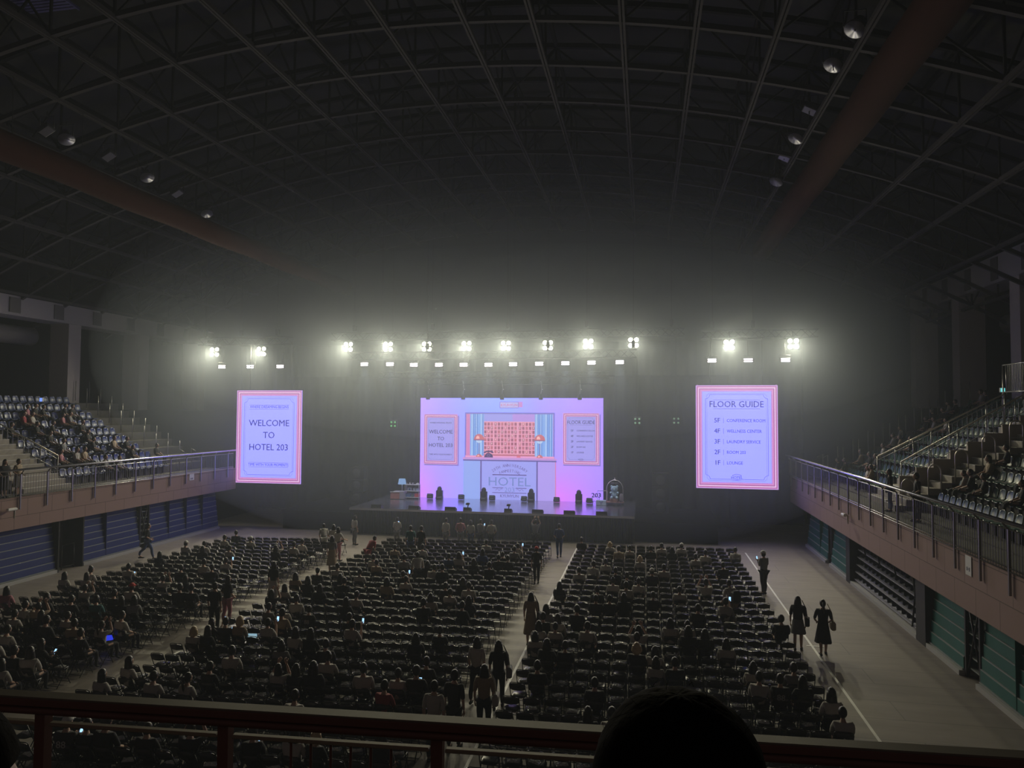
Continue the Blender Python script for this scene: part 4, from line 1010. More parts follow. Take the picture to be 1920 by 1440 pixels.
for t_ in 'A-2,0,LP0;A1,0,LW0;A1,2,LW0;A2,1,BW0;A-1,5,SW1;A3,3,SW2;A6,2,LD0;A9,1,CW0;A8,4,LD0;A9,3,SW0;A3,8,SD0;A1,9,SW1;A4,9,SW0;A1,11,LD0;A-1,14,SD0;A-1,9,RW0;A-1,13,SD0;A-3,5,LD0;A-3,7,SD0;A-4,5,SW0;A-4,6,ST1;A-5,6,SW0;A-5,10,SW0;A-5,8,LD0;A-6,12,ST0;A-3,9,SK0;A-3,11,LD0;A-3,12,LG0;A-6,14,PW1;A-5,14,SW0;B-1,1,LD3;A-8,10,LW0;A-7,9,SW0;A-8,13,LD2;A-7,14,SD0;A-9,14,LW0;A-10,14,LW0;B-5,1,LW0;B-6,4,SW0;B-6,1,LW0;A-9,13,SD0;A-6,10,SD0;A-2,9,SD0;A13,2,SD0;A11,6,CW0;A11,3,SW0;A9,11,SW1;A8,12,LD0;A9,13,SW0;A10,13,SW0;A8,7,SW0;B8,2,SW0;B7,1,SD0;B7,5,SW0;B10,4,SW0;B9,5,ST0;B4,1,LW0;B6,0,LT0;B5,2,LD0;B6,4,LD0;B5,5,SD4;B3,1,LD1;B2,4,SW2;B3,8,SW0;B2,8,LD0;B1,3,SG0;B1,4,SW0;B0,5,ST0;B1,6,SJ0;B5,9,LT0;B-1,2,SD2;B-1,3,FT0;B-1,5,SW3;B-1,11,SW3;B-2,2,LD0;B-2,1,FW0;B-2,8,LW0;B-2,9,LD0;B-3,11,SD0;B-3,8,LG0;B0,10,SD0;B-4,6,SW0;B-4,12,BW0;B-5,10,LW1;B-5,6,SD0;B-5,12,LD0;B-5,15,SW0;B-5,11,LD0;A5,10,SW3;A3,11,SD0;B4,4,LD0;B10,7,SG0;B13,4,ST0;B13,7,SW0;B11,11,SN0;B11,12,LW3;B10,14,LD0;B15,13,SW0;B12,14,LN0;B12,16,SD0;B14,17,SW3;B13,17,SG0;B9,16,SD0;B9,10,LD0;B8,11,SW4;B8,12,SD0;B6,10,SW0;B7,9,SD3;B4,15,SW0;B5,16,SW0;B6,15,LD0;B5,14,SD0;B3,17,LD0;B3,14,LW0;B2,14,SD0;B2,17,SD0;B-2,16,LD0;B-4,18,SD0;B11,17,SD0;B11,16,SD0;B-1,17,SD0;C22,3,FW0;C20,4,ST4;C21,5,SW0;C21,7,SD0;C22,8,SW0;C22,10,CW0;C21,9,LD0;C19,11,SW0;C20,12,SW0;C21,15,SW4;C18,6,FW0;C16,2,SW4;C17,3,SW0;C15,1,SW0;C15,4,SD0;C16,7,SW0;C15,7,CD0;C16,8,SW0;C13,4,BW0;C13,6,SW0;C12,5,SW0;C12,0,LD0;C11,3,SD0;C10,4,SD0;C10,5,LD0;C10,3,SD0;C11,7,SD0;C12,9,SW0;C13,11,SW1;C9,10,SD0;C10,12,SW3;C8,2,SD0;C6,6,LW1;C6,3,SW0;C5,6,SD0;C7,8,LW0;C7,9,LW0;C6,9,LD0;C6,10,LD0;C4,7,LW0;C4,6,FD0;C5,11,LW0;C3,7,LW0;C3,8,SD0;C3,12,LW0;C1,4,SD0;C6,1,SW0;C23,0,SD0;C17,13,SD0;C14,5,SD0;C8,0,LG0;C6,0,LW2;C5,0,LW0;C7,1,LW0;C4,2,SD0;C4,1,LD0;C7,0,SD0;C2,12,SW0;C2,13,SJ0;C3,14,SG0;C2,14,LD0;C1,15,LW0;C0,15,SW0;C8,15,SD0;C2,1,SD0;C-1,4,LD0;C-1,5,SW0;B-5,17,SW0;B-6,17,SR0;B-5,18,SD2;B-9,19,LD0;B-9,16,FD0;B-6,6,PW0;B-7,13,SW0;B-9,10,SD1;B-9,13,SD2;B-9,15,LW0;B-9,4,CJ2;B-9,8,SD0;B-9,5,SD0;B-9,6,SD0'.split(';'):
    a, j, v = t_.split(','); people[(a[0], int(a[1:]), int(j))] = v
def proj(p):
    v = cam.matrix_world.inverted() @ Vector(p); return 960+1331*v.x/-v.z, 720-1331*v.y/-v.z, -v.z
allc = []
for b, d in BLK3.items():
    for k in range(d[6], d[7]+1):
        for j in range(d[1]):
            x, y, rz = seat_pos(b, k, j); px, py, dep = proj((x, y, .75))
            if -40 < px < 1960 and py < 1470: allc.append((dep, b, k, j, x, y, rz))
allc.sort()
near = allc[:300]; far = allc[300:]
fr, st, bk, tg = chair_parts()
cm = [fr.mesh('frame', CHFR), st.mesh('seat', VINYL), bk.mesh('backrest', VINYL), tg.mesh('number_card', TAG)]
for (dep, b, k, j, x, y, rz) in near:
    taken = (b, k, j) in people
    t = empty('folding_chair', (x, y, 0), rz, label='%s black folding chair, %s from stage' % ('occupied' if taken else 'empty', where(b, k, j)), cat='chair', group='black folding chairs on the arena floor')
    for nm, me in zip(('frame', 'seat', 'backrest', 'number_card'), cm): link(nm, me, t)
fr, st, bk, tg = chair_parts(True)
mb = MB(); base = MB()
for src, mi in ((fr, 0), (st, 1), (bk, 1), (tg, 2)): base.add(src.v, src.f, mi)
for (dep, b, k, j, x, y, rz) in far:
    c, s = math.cos(rz), math.sin(rz); o = len(mb.v)
    mb.v += [(x+v[0]*c-v[1]*s, y+v[0]*s+v[1]*c, v[2]) for v in base.v]
    mb.f += [tuple(i+o for i in f) for f in base.f]; mb.m += base.m; mb.sm += base.sm
mb.build('folding_chair', [CHFR, VINYL, TAG], kind='stuff', label='farther rows of black folding chairs running up to the stage', cat='chair')
# cellophane-wrapped fan packs waiting on the empty seats
def wrap_material():
    m = mat('crinkled_cellophane', (.85, .85, .85), .10, spec=1.0); nt = m.node_tree; b = nt.nodes['Principled BSDF']
    tc = nt.nodes.new('ShaderNodeTexCoord'); vo = nt.nodes.new('ShaderNodeTexVoronoi'); vo.inputs['Scale'].default_value = 22
    bp = nt.nodes.new('ShaderNodeBump'); bp.inputs['Strength'].default_value = .9; bp.inputs['Distance'].default_value = .03
    nt.links.new(tc.outputs['Object'], vo.inputs['Vector']); nt.links.new(vo.outputs['Distance'], bp.inputs['Height']); nt.links.new(bp.outputs[0], b.inputs['Normal'])
    return m
WRAP = wrap_material()
def pack_mb(seed):
    rnd = random.Random(seed); mb = MB(); n, m = 6, 5; vs = []
    for i in range(n+1):
        for j in range(m+1):
            e = (1-abs(2*i/n-1)**3)*(1-abs(2*j/m-1)**3)
            vs.append((-.12+.24*i/n, -.08+.16*j/m, .004+.03*e+rnd.uniform(0, .012)))
    mb.add(vs, [(i*(m+1)+j, (i+1)*(m+1)+j, (i+1)*(m+1)+j+1, i*(m+1)+j+1) for i in range(n) for j in range(m)])
    mb.add([(-.12, -.08, 0), (.12, -.08, 0), (.12, .08, 0), (-.12, .08, 0)], [(3, 2, 1, 0)])
    return mb
packs = [pack_mb(i) for i in range(4)]; pm = [p.mesh('seat_packet', WRAP) for p in packs]
cnt = 0; fm = MB()
for i, (dep, b, k, j, x, y, rz) in enumerate(allc):
    if (b, k, j) in people: continue
    rnd = random.Random(i*13+5)
    if rnd.random() > .78: continue
    xx, yy, a = x+rnd.uniform(-.03, .03), y+.05+rnd.uniform(-.03, .03), rnd.uniform(-.5, .5)
    if cnt < 130:
        link('seat_packet', pm[i % 4], None, (xx, yy, .463), a, label='clear-wrapped packet on empty chair, %s' % where(b, k, j), cat='packet', group='clear-wrapped packets on the chairs'); cnt += 1
    else:
        c, s = math.cos(a), math.sin(a); src = packs[i % 4]; o = len(fm.v)
        fm.v += [(xx+v[0]*c-v[1]*s, yy+v[0]*s+v[1]*c, v[2]+.456) for v in src.v]; fm.f += [tuple(q+o for q in f) for f in src.f]; fm.m += src.m; fm.sm += src.sm
fm.build('seat_packet', WRAP, kind='stuff', label='clear-wrapped packets on the farther rows of chairs', cat='packet')

# ================================================================ PEOPLE
SKIN = mat('skin', (.46, .29, .22), .6)
SKIN_MESHES = {}
CLOTH = {'W': (.42, .40, .38), 'D': (.02, .02, .024), 'T': (.32, .25, .18), 'P': (.40, .17, .21), 'R': (.28, .03, .04), 'N': (.05, .08, .20), 'G': (.18, .18, .19), 'K': (.04, .13, .14), 'J': (.03, .03, .035)}
CN = {'W': 'pale', 'D': 'black', 'T': 'tan', 'P': 'pink', 'R': 'dark red', 'N': 'navy', 'G': 'grey', 'K': 'teal', 'J': 'black numbered'}
def cloth(c): return mat('cloth_'+c, CLOTH[c], .85, var=.12, scale=14)
HAIRC = {'L': (.012, .009, .008), 'S': (.012, .010, .009), 'P': (.014, .01, .008), 'B': (.02, .014, .01), 'F': (.52, .40, .24), 'C': (.012, .01, .01), 'R': (.012, .01, .01)}
HN = {'L': 'long dark hair', 'S': 'short dark hair', 'P': 'a dark ponytail', 'B': 'a dark bun', 'F': 'a pale blond bob', 'C': 'a white cap', 'R': 'a red cap'}
def hairm(h): return mat('hair_'+('F' if h == 'F' else 'dark'), HAIRC[h if h == 'F' else 'S'], .42, var=.2, scale=30, bump=.2)
EYE = mat('eye_dark', (.01, .008, .008), .3); LIPM = mat('lips', (.35, .12, .11), .6); TROUS = mat('dark_trousers', (.03, .032, .04), .85)
def add_head(mb, c, s=1.0, M=None):
    """head ellipsoid with chin, brow, nose, ears, eyes and mouth; faces +Y"""
    def f(v):
        v = v.copy()
        if v.z < 0: k = 1+.30*v.z; v.x *= k; v.y = v.y*(1+.12*v.z)+(.10*-v.z if v.y > 0 else .12*v.z)*0
        if v.y > .75 and -.35 < v.z < .15 and abs(v.x) < .22: v.y += .22*(1-abs(v.x)/.22)*(1-abs(v.z+.12)/.3 if abs(v.z+.12) < .3 else 0)
        if v.y > .7 and .1 < v.z < .3: v.y += .04
        if v.y > .6 and v.z < -.7: v.y += .08
        return v
    mb.ball(c, (.075*s, .092*s, .118*s), 20, 14, 0, f, M)
    for sx in (-1, 1):
        mb.ball((c[0]+sx*.077*s, c[1]-.008*s, c[2]-.008*s), (.012*s, .022*s, .033*s), 8, 6, 0, None, M)
        mb.ball((c[0]+sx*.030*s, c[1]+.080*s, c[2]+.012*s), (.013*s, .008*s, .007*s), 8, 5, 2, None, M)
    mb.ball((c[0], c[1]+.086*s, c[2]-.056*s), (.023*s, .009*s, .008*s), 8, 5, 3, None, M)
def add_hand(mb, w, d, up, s=1.0, side=1, curl=.5):
    """palm with four unequal bent fingers and a thumb leaving the side of the palm"""
    d = Vector(d).normalized(); up = Vector(up); up = (up-d*up.dot(d)).normalized(); x = d.cross(up)*side; w = Vector(w)
    def P(a, b_, c): return w+d*a*s+x*b_*s+up*c*s
    pal = [P(0, -.022, .011), P(0, .022, .011), P(.085, .040, .012), P(.09, -.038, .012), P(0, -.022, -.011), P(0, .022, -.011), P(.085, .040, -.012), P(.09, -.038, -.012)]
    mb.add(pal, [(0, 1, 2, 3), (7, 6, 5, 4), (0, 4, 5, 1), (1, 5, 6, 2), (2, 6, 7, 3), (3, 7, 4, 0)], 0, True)
    for i, L in enumerate((.068, .078, .073, .056)):
        b_ = .030-.020*i; q = curl
        mb.tube([P(.082, b_, 0), P(.082+L*.5, b_*1.08, -.012*q), P(.082+L*.85, b_*1.1, -.035*q-.01), P(.082+L*(1-.25*q), b_*1.1, -.06*q)], [.0095*s, .009*s, .008*s, .006*s], 5)
    mb.tube([P(.025, .024, 0), P(.055, .052, -.01), P(.085, .062, -.025), P(.10, .058, -.035)], [.012*s, .011*s, .010*s, .007*s], 5)
def seated_skel(pose):
    v = {'pel': (0, -.03, .54, (.15, .12)), 'wai': (0, -.07, .68, (.125, .10)), 'che': (0, -.09, .86, (.145, .105)), 'nek': (0, -.075, 1.00, .055), 'hed': (0, -.055, 1.09, .048)}
    e = [('pel', 'wai'), ('wai', 'che'), ('che', 'nek'), ('nek', 'hed')]
    arms = {0: ((.20, .02, .70), (.13, .22, .61)), 2: ((.19, .05, .68), (.07, .26, .76)), 3: ((.19, .06, .70), (.06, .30, 1.02)), 1: ((.24, .10, .98), (.12, .14, 1.22)), 4: ((.18, .12, .62), (.12, .32, .50))}[pose]
    for s, t_ in ((1, 'r'), (-1, 'l')):
        el, wr = arms
        if pose == 3 and s < 0: el, wr = (.20, .02, .70), (.13, .22, .61)
        v['sh'+t_] = (s*.165, -.085, .945, .058); v['ar'+t_] = (s*(.175+el[0])/2, (el[1]-.085)/2, (el[2]+.94)/2, .046)
        v['el'+t_] = (s*el[0], el[1], el[2], .038); v['fo'+t_] = (s*(el[0]*.45+wr[0]*.55), el[1]*.45+wr[1]*.55, el[2]*.45+wr[2]*.55, .034); v['wr'+t_] = (s*wr[0], wr[1], wr[2], .024)
        e += [('che', 'sh'+t_), ('sh'+t_, 'ar'+t_), ('ar'+t_, 'el'+t_), ('el'+t_, 'fo'+t_), ('fo'+t_, 'wr'+t_)]
        v['hi'+t_] = (s*.09, .03, .53, .088); v['th'+t_] = (s*.10, .24, .54, .075); v['kn'+t_] = (s*.10, .42, .52, .060); v['ca'+t_] = (s*.10, .44, .34, .055); v['an'+t_] = (s*.10, .43, .09, .036); v['to'+t_] = (s*.11, .56, .045, .038)
        e += [('pel', 'hi'+t_), ('hi'+t_, 'th'+t_), ('th'+t_, 'kn'+t_), ('kn'+t_, 'ca'+t_), ('ca'+t_, 'an'+t_), ('an'+t_, 'to'+t_)]
    if pose == 4:                                # bend the trunk forward at the hips
        for k_ in ('wai', 'che', 'nek', 'hed', 'shr', 'shl', 'arr', 'arl'):
            x, y, z, r_ = v[k_]; a = R(32); dy, dz = y+.03, z-.54; v[k_] = (x, -.03+dy*math.cos(a)+dz*math.sin(a), .54-dy*math.sin(a)+dz*math.cos(a), r_)
    return v, e
def shell(v, e, keep, grow=.012, mats=(), name='shirt', wid=None):
    vv = {k: (*v[k][:3], tuple(q+grow for q in v[k][3]) if isinstance(v[k][3], tuple) else v[k][3]+grow) for k in keep}
    if wid: vv.update(wid)
    return skin_mesh(name, vv, [(a, b) for a, b in e if a in vv and b in vv], mats)
def head_at(v): h = v['hed']; return (h[0], h[1]+.018, h[2]+.062)
BODY, SHIRT = {}, {}
for pose in (0, 1, 2, 3, 4):
    v, e = seated_skel(pose); vb = dict(v); vb['che'] = (*v['che'][:3], (.12, .085)); vb['wai'] = (*v['wai'][:3], (.105, .08)); sk = skin_mesh('body', vb, e, [SKIN])
    mb = MB(); mesh_to_mb(mb, sk, 0, lambda c: 1 if ((c.z < .62 and (c.y > -.2) and not (abs(c.x) > .15 and c.z > .56)) or (abs(c.x) < .15 and c.z < .985 and c.y < .08)) else 0)
    add_head(mb, head_at(v))
    for s, t_ in ((1, 'r'), (-1, 'l')):
        w = Vector(v['wr'+t_][:3]); f = Vector(v['fo'+t_][:3]); add_hand(mb, w, w-f, (0, 0, 1) if pose in (0, 4) else (0, -1, .2), 1.0, s, .6)
    BODY[pose] = mb
    keep = ['pel', 'wai', 'che', 'nek', 'shr', 'shl', 'arr', 'arl', 'elr', 'ell']
    v2 = dict(v); v2['pel'] = (v['pel'][0], v['pel'][1], v['pel'][2]+.03, v['pel'][3]); v2['nek'] = (v['nek'][0], v['nek'][1]-.018, v['nek'][2]-.02, .074); v2['wai'] = (*v['wai'][:3], (.145, .11))
    SHIRT[pose] = shell(v2, e, keep, .016)
def hair_mb(h, c, seed=0):
    """hair over a head centred at c (facing +Y)"""
    mb = MB(); x, y, z = c; rnd = random.Random(seed)
    def cap(v):
        v = v.copy()
        if v.y > .35 and v.z < .35: v.y = .35+(v.y-.35)*.1; v.x *= .97
        n_ = noise.noise(Vector((v.x*3, v.y*3, v.z*2+seed)))*.05; return v*(1+n_)
    if h in 'SLPBF':
        mb.ball((x, y-.012, z+.018), (.088, .104, .122), 20, 12, 0, cap)
    if h in 'CR':
        mb.ball((x, y-.02, z-.01), (.083, .096, .10), 16, 10, 0, cap)
        def cc(v): v = v.copy(); v.z = max(v.z, 0.05); return v
        mb.ball((x, y-.004, z+.03), (.094, .110, .108), 18, 10, 1, cc)
        mb.add([(x-.07, y+.09, z+.045), (x+.07, y+.09, z+.045), (x+.055, y+.165, z+.028), (x, y+.18, z+.028), (x-.055, y+.165, z+.028), (x-.07, y+.09, z+.035), (x+.07, y+.09, z+.035), (x+.055, y+.165, z+.02), (x, y+.18, z+.02), (x-.055, y+.165, z+.02)], [(0, 1, 2, 3, 4), (9, 8, 7, 6, 5), (0, 5, 6, 1), (1, 6, 7, 2), (2, 7, 8, 3), (3, 8, 9, 4), (4, 9, 5, 0)], 1)
    if h in 'LF':
        L = .34 if h == 'L' else .14; n = 14; rows = 7; vs = []
        for i in range(rows+1):
            t_ = i/rows; zz = z+.06-L*t_-(.08 if h == 'L' else .06)*t_
            w = .09+.028*math.sin(t_*2.2)+(.01 if h == 'F' else 0); dd = .100+.012*t_
            if t_ > .75: w *= 1-.35*(t_-.75)/.25
            for q in range(n+1):
                a = R(200)*q/n+R(170)
                rr = 1+.05*noise.noise(Vector((q*.9, i*.5, seed)))
                vs.append((x+w*rr*math.cos(a)*1.0, y-.015+dd*rr*math.sin(a)*.9, zz))
        k = len(vs)
        vs += [(x+(vx-x)*.84, y+(vy-y)*.78, vz_) for vx, vy, vz_ in vs]
        fs = []
        for i in range(rows):
            for q in range(n):
                a = i*(n+1)+q; fs += [(a, a+n+1, a+n+2, a+1), (k+a, k+a+1, k+a+n+2, k+a+n+1)]
        for q in range(n): a = rows*(n+1)+q; fs.append((a, k+a, k+a+1, a+1)); a = q; fs.append((a, a+1, k+a+1, k+a))
        for i in range(rows): a = i*(n+1); fs.append((a, k+a, k+a+n+1, a+n+1)); a += n; fs.append((a, a+n+1, k+a+n+1, k+a))
        mb.add(vs, fs, 0, True)
    if h == 'P': mb.tube([(x, y-.10, z+.06), (x, y-.15, z+.05), (x+.005, y-.17, z-.06), (x+.01, y-.15, z-.2), (x+.01, y-.14, z-.27)], [.022, .035, .034, .026, .006], 9)
    if h == 'B': mb.ball((x, y-.05, z+.135), (.045, .045, .04), 12, 8)
    return mb
HAIRCACHE = {}
def hair_mesh(h, pose_c, key, seed):
    k = (h, key, seed)
    if k not in HAIRCACHE:
        mts = [hairm(h)]+([mat('white_cap', (.6, .6, .6), .8) if h == 'C' else mat('red_cap', (.5, .04, .04), .8)] if h in 'CR' else [])
        HAIRCACHE[k] = hair_mb(h, pose_c, seed).mesh('hair', mts)
    return HAIRCACHE[k]
BM = {p: BODY[p].mesh('person', [SKIN, TROUS, EYE, LIPM]) for p in BODY}
PH = glow('phone_screen_glow', (.35, .62, 1.0), 1.6); PHB = mat('phone_case', (.03, .03, .035), .4)
phone_mb = MB(); phone_mb.bbox((0, 0, 0), (.072, .009, .148), 0, .004)
phm = phone_mb.mesh('smartphone', PHB)
phs = MB(); phs.quad((-.032, -.0055, -.068), (.032, -.0055, -.068), (.032, -.0055, .068), (-.032, -.0055, .068)); phsm = phs.mesh('phone_screen', PH)
POSE = {0: '', 1: ' with both arms raised', 2: ' holding a phone low', 3: ' holding up a lit phone', 4: ' leaning forward'}
def phone(loc, rz, tilt, lab):
    o = link('smartphone', phm, None, loc, label=lab, cat='phone', group='lit phones in the crowd'); o.rotation_euler = (tilt, 0, rz); link('phone_screen', phsm, o)
def seat_person(x, y, z, rz, v, place, far_=False, seed=0, sit=True):
    h, tp, pose = v[0], v[1], int(v[2:] or 0); rnd = random.Random(seed)
    s = rnd.uniform(.95, 1.05)*(1.0 if tp != 'T' else 1.02); a = rz+R(rnd.uniform(-14, 14))
    o = link('person', BM[pose], None, (x, y, z), a); o.scale = (s*rnd.uniform(.96, 1.08), s, s)
    put(o, 'person, %s, %s top%s, %s' % (HN[h].replace('a ', ''), CN[tp], {1: ', arms up', 2: ', phone low', 3: ', phone up', 4: ', leaning'}.get(pose, ''), place), 'person')
    sh = link('shirt', SHIRT[pose], o)
    if not sh.data.materials: sh.data.materials.append(cloth('W'))
    sh.material_slots[0].link = 'OBJECT'; sh.material_slots[0].material = cloth(tp)
    vv, _ = seated_skel(pose); c = head_at(vv); link('hair', hair_mesh(h, c, pose, seed % 3), o)
    if tp == 'J':
        mb = MB(); text_into(mb, '88', 0, .74, .13, -.225, 0, 'C', 1.0, .02); mb.build('shirt_number', mat('shirt_print', (.42, .42, .44), .7), o)
    if pose in (2, 3):
        loc = {2: (.0, .36, .80), 3: (.06, .40, 1.14)}[pose]; ca, sa = math.cos(a), math.sin(a)
        phone((x+loc[0]*ca-loc[1]*sa, y+loc[0]*sa+loc[1]*ca, z+loc[2]*s), a, R(-35 if pose == 2 else -8), 'lit phone held %s by person, %s' % ('low' if pose == 2 else 'up', place))
    return o
for i, ((b, k, j), v) in enumerate(sorted(people.items())):
    x, y, rz = seat_pos(b, k, j); seat_person(x, y, 0, rz, v, where(b, k, j), seed=i*7+3)

# ---- standing people
def stand_skel(w=0.0, arm='down', bend=0, bag=False):
    """w = stride (0 feet together .. 1 walking)"""
    v = {'pel': (0, 0, .93, (.145, .105)), 'wai': (0, 0, 1.08, (.12, .09)), 'che': (0, -.005, 1.27, (.145, .10)), 'nek': (0, -.005, 1.41, .052), 'hed': (0, .01, 1.49, .046)}
    e = [('pel', 'wai'), ('wai', 'che'), ('che', 'nek'), ('nek', 'hed')]
    for s, t_ in ((1, 'r'), (-1, 'l')):
        st_ = w*s*.5
        A = {'down': ((.215, -.03-st_*.10, 1.08), (.22, .03-st_*.25, .85)), 'phone': ((.20, .02, 1.10), (.06, .26, 1.24)), 'up': ((.24, .08, 1.46), (.12, .14, 1.70)), 'hip': ((.25, -.04, 1.10), (.17, .12, .98)), 'out': ((.22, .14, 1.10), (.18, .36, 1.02))}[arm]
        el, wr = A
        v['sh'+t_] = (s*.165, -.005, 1.355, .055); v['ar'+t_] = (s*(.17+el[0])/2, el[1]/2, (1.35+el[2])/2, .043); v['el'+t_] = (s*el[0], el[1], el[2], .036)
        v['fo'+t_] = (s*(el[0]*.5+wr[0]*.5), (el[1]+wr[1])/2, (el[2]+wr[2])/2, .032); v['wr'+t_] = (s*wr[0], wr[1], wr[2], .023)
        e += [('che', 'sh'+t_), ('sh'+t_, 'ar'+t_), ('ar'+t_, 'el'+t_), ('el'+t_, 'fo'+t_), ('fo'+t_, 'wr'+t_)]
        lift = .10*w if s < 0 else 0
        v['hi'+t_] = (s*.088, .0, .86, .088); v['th'+t_] = (s*.092, st_*.18, .68, .074); v['kn'+t_] = (s*.09, st_*.32+.02, .50, .055); v['ca'+t_] = (s*.09, st_*.42-.02-lift, .32+lift*.3, .052)
        v['an'+t_] = (s*.088, st_*.52-lift*.8, .085+lift, .034); v['to'+t_] = (s*.10, st_*.52+.13-lift*.6, .04+lift*.5, .036)
        e += [('pel', 'hi'+t_), ('hi'+t_, 'th'+t_), ('th'+t_, 'kn'+t_), ('kn'+t_, 'ca'+t_), ('ca'+t_, 'an'+t_), ('an'+t_, 'to'+t_)]
    if bend:
        for k_ in list(v):
            if k_[:2] in ('wa', 'ch', 'ne', 'he', 'sh', 'ar', 'el', 'fo', 'wr'):
                x, y, z, r_ = v[k_]; a = R(bend); dy, dz = y, z-.93; v[k_] = (x, dy*math.cos(a)+dz*math.sin(a), .93-dy*math.sin(a)+dz*math.cos(a), r_)
    return v, e
def skirt_mb(z0, z1, r0, r1, seed=0):
    mb = MB(); n = 28; rows = 8; vs = []
    for i in range(rows+1):
        t_ = i/rows; z = z0+(z1-z0)*t_; r = r0+(r1-r0)*t_
        for q in range(n):
            a = 2*PI*q/n; f = 1+.05*t_*math.sin(a*7+seed); vs.append((r*f*math.cos(a), r*.78*f*math.sin(a), z))
    fs = [(i*n+q, i*n+(q+1) % n, (i+1)*n+(q+1) % n, (i+1)*n+q) for i in range(rows) for q in range(n)]; fs.append(tuple(range(n)))
    fs.append(tuple(rows*n+n-1-q for q in range(n)))
    mb.add(vs, fs, 0, True); return mb
SHOE = mat('dark_shoe', (.02, .02, .02), .5)
SK = {}
def stand_person(x, y, z, rz, hair, top, low, lab, w=.5, arm='down', h=1.64, bend=0, dress=None, bag=None, pack=False, seed=1):
    key = (w, arm, bend); s = h/1.67
    if key not in SK:
        v, e = stand_skel(w, arm, bend); mb = MB(); vb = dict(v); vb['che'] = (*v['che'][:3], (.12, .08)); mesh_to_mb(mb, skin_mesh('body', vb, e, [SKIN]), 0, lambda c: 1 if (abs(c.x) < .17 and .8 < c.z < 1.39) else 0); add_head(mb, head_at(v))
        for sg, t_ in ((1, 'r'), (-1, 'l')):
            wv = Vector(v['wr'+t_][:3]); f = Vector(v['fo'+t_][:3]); add_hand(mb, wv, wv-f, (0, -1, .2) if arm != 'down' else (sg, 0, 0), 1.0, sg, .5)
        v_ = dict(v); v_['pel'] = (v['pel'][0], v['pel'][1], v['pel'][2]-.07, (.155, .118)); v_['wai'] = (*v['wai'][:3], (.135, .10)); v_['nek'] = (v['nek'][0], v['nek'][1]-.014, v['nek'][2]-.018, .070)
        top_ = shell(v_, e, ['pel', 'wai', 'che', 'nek', 'shr', 'shl', 'arr', 'arl', 'elr', 'ell'], .014)
        leg = shell(v, e, ['pel', 'hir', 'hil', 'thr', 'thl', 'knr', 'knl', 'car', 'cal', 'anr', 'anl'], .014, name='trousers')
        SK[key] = (mb.mesh('person', [SKIN, TROUS, EYE, LIPM]), top_, leg, v)
    bm, tm, lm, v = SK[key]
    o = link('person', bm, None, (x, y, z), rz, label=lab, cat='person'); o.scale = (s, s, s)
    def clothed(nm, me, c):
        q = link(nm, me, o)
        if not me.materials: me.materials.append(cloth('W'))
        q.material_slots[0].link = 'OBJECT'; q.material_slots[0].material = cloth(c); return q
    clothed('shirt', tm, top)
    if dress: skirt_mb(1.05 if dress > 1 else .98, .98-.62*min(dress, 1), .15, .20+.05*min(dress, 1)).build('dress_skirt' if dress > 1 else 'skirt', cloth(low), o)
    else: clothed('trousers', lm, low)
    mb = MB()
    for t_ in 'rl':
        a, b_ = v['an'+t_], v['to'+t_]; mb.tube([(a[0], a[1]-.05, b_[2]+.0), (a[0], a[1], b_[2]+.01), (b_[0], b_[1], b_[2]), (b_[0], b_[1]+.06, b_[2]-.008)], [.035, .042, .042, .022], 8)
    mb.build('shoe', SHOE, o)
    c = head_at(v)
    link('hair', hair_mesh(hair, c, ('st',)+key, seed % 3), o)
    ca, sa = math.cos(rz), math.sin(rz)
    def W(p): return (x+(p[0]*ca-p[1]*sa)*s, y+(p[0]*sa+p[1]*ca)*s, z+p[2]*s)
    if bag:
        blab = '%s bag carried by the %s' % (CN[bag], ' '.join(lab.split()[:11]))
        mb = MB(); mb.bbox((0, 0, 0), (.14, .30, .26), 0, .04); mb.tube([(.0, -.1, .12), (-.03, -.05, .38), (-.14, 0, .62), (-.03, .05, .38), (0, .1, .12)], .012, 6)
        mb.build('shoulder_bag', mat('bag_'+bag, CLOTH[bag], .7), None, W((.27, -.01, .93)), rz, label=blab, cat='bag')
    if pack:
        mb = MB(); mb.bbox((0, -.20, 1.15), (.30, .16, .42), 0, .06); mb.build('backpack', mat('bag_D', CLOTH['D'], .7), None, (x, y, z), rz, label='dark backpack on the person leaning over seats in the right block', cat='bag').scale = (s, s, s)
    if arm == 'phone': phone(W((0, .36, 1.33)), rz, R(-15), 'lit phone of the %s' % ' '.join(lab.split()[:12]))
    return o
S_ = stand_person
S_(-3.5, 22.0, 0, R(4), 'L', 'T', 'T', 'person in a long tan dress walking away up the centre aisle', .45, dress=1.25, bag='D', h=1.60)
S_(-4.2, 35.2, 0, R(10), 'S', 'N', 'N', 'person in dark clothes striding at the far end of the centre aisle', .9, 'hip', h=1.68)
S_(-4.5, 29.75, 0, R(15), 'R', 'D', 'D', 'person with a red cap standing at the middle block edge by the centre aisle', .3, h=1.55)
S_(-4.12, 17.4, 0, R(-6), 'L', 'W', 'D', 'person in a pale top and black trousers walking up the centre aisle behind another', .6, h=1.60)
S_(-3.52, 17.15, 0, R(8), 'L', 'D', 'D', 'person all in black with long hair walking in the centre aisle', .55, h=1.63, bag='G')
S_(-3.50, 15.5, 0, R(5), 'L', 'T', 'D', 'person with long hair, tan top and white purse walking in the centre aisle', .3, h=1.62, bag='W')
S_(-4.03, 14.95, 0, R(-5), 'S', 'D', 'D', 'tall person in black standing at the lower end of the centre aisle', .2, h=1.66)
S_(-4.30, 14.35, 0, R(2), 'S', 'W', 'D', 'person in a white strap top standing nearest the camera in the centre aisle', .15, h=1.63)
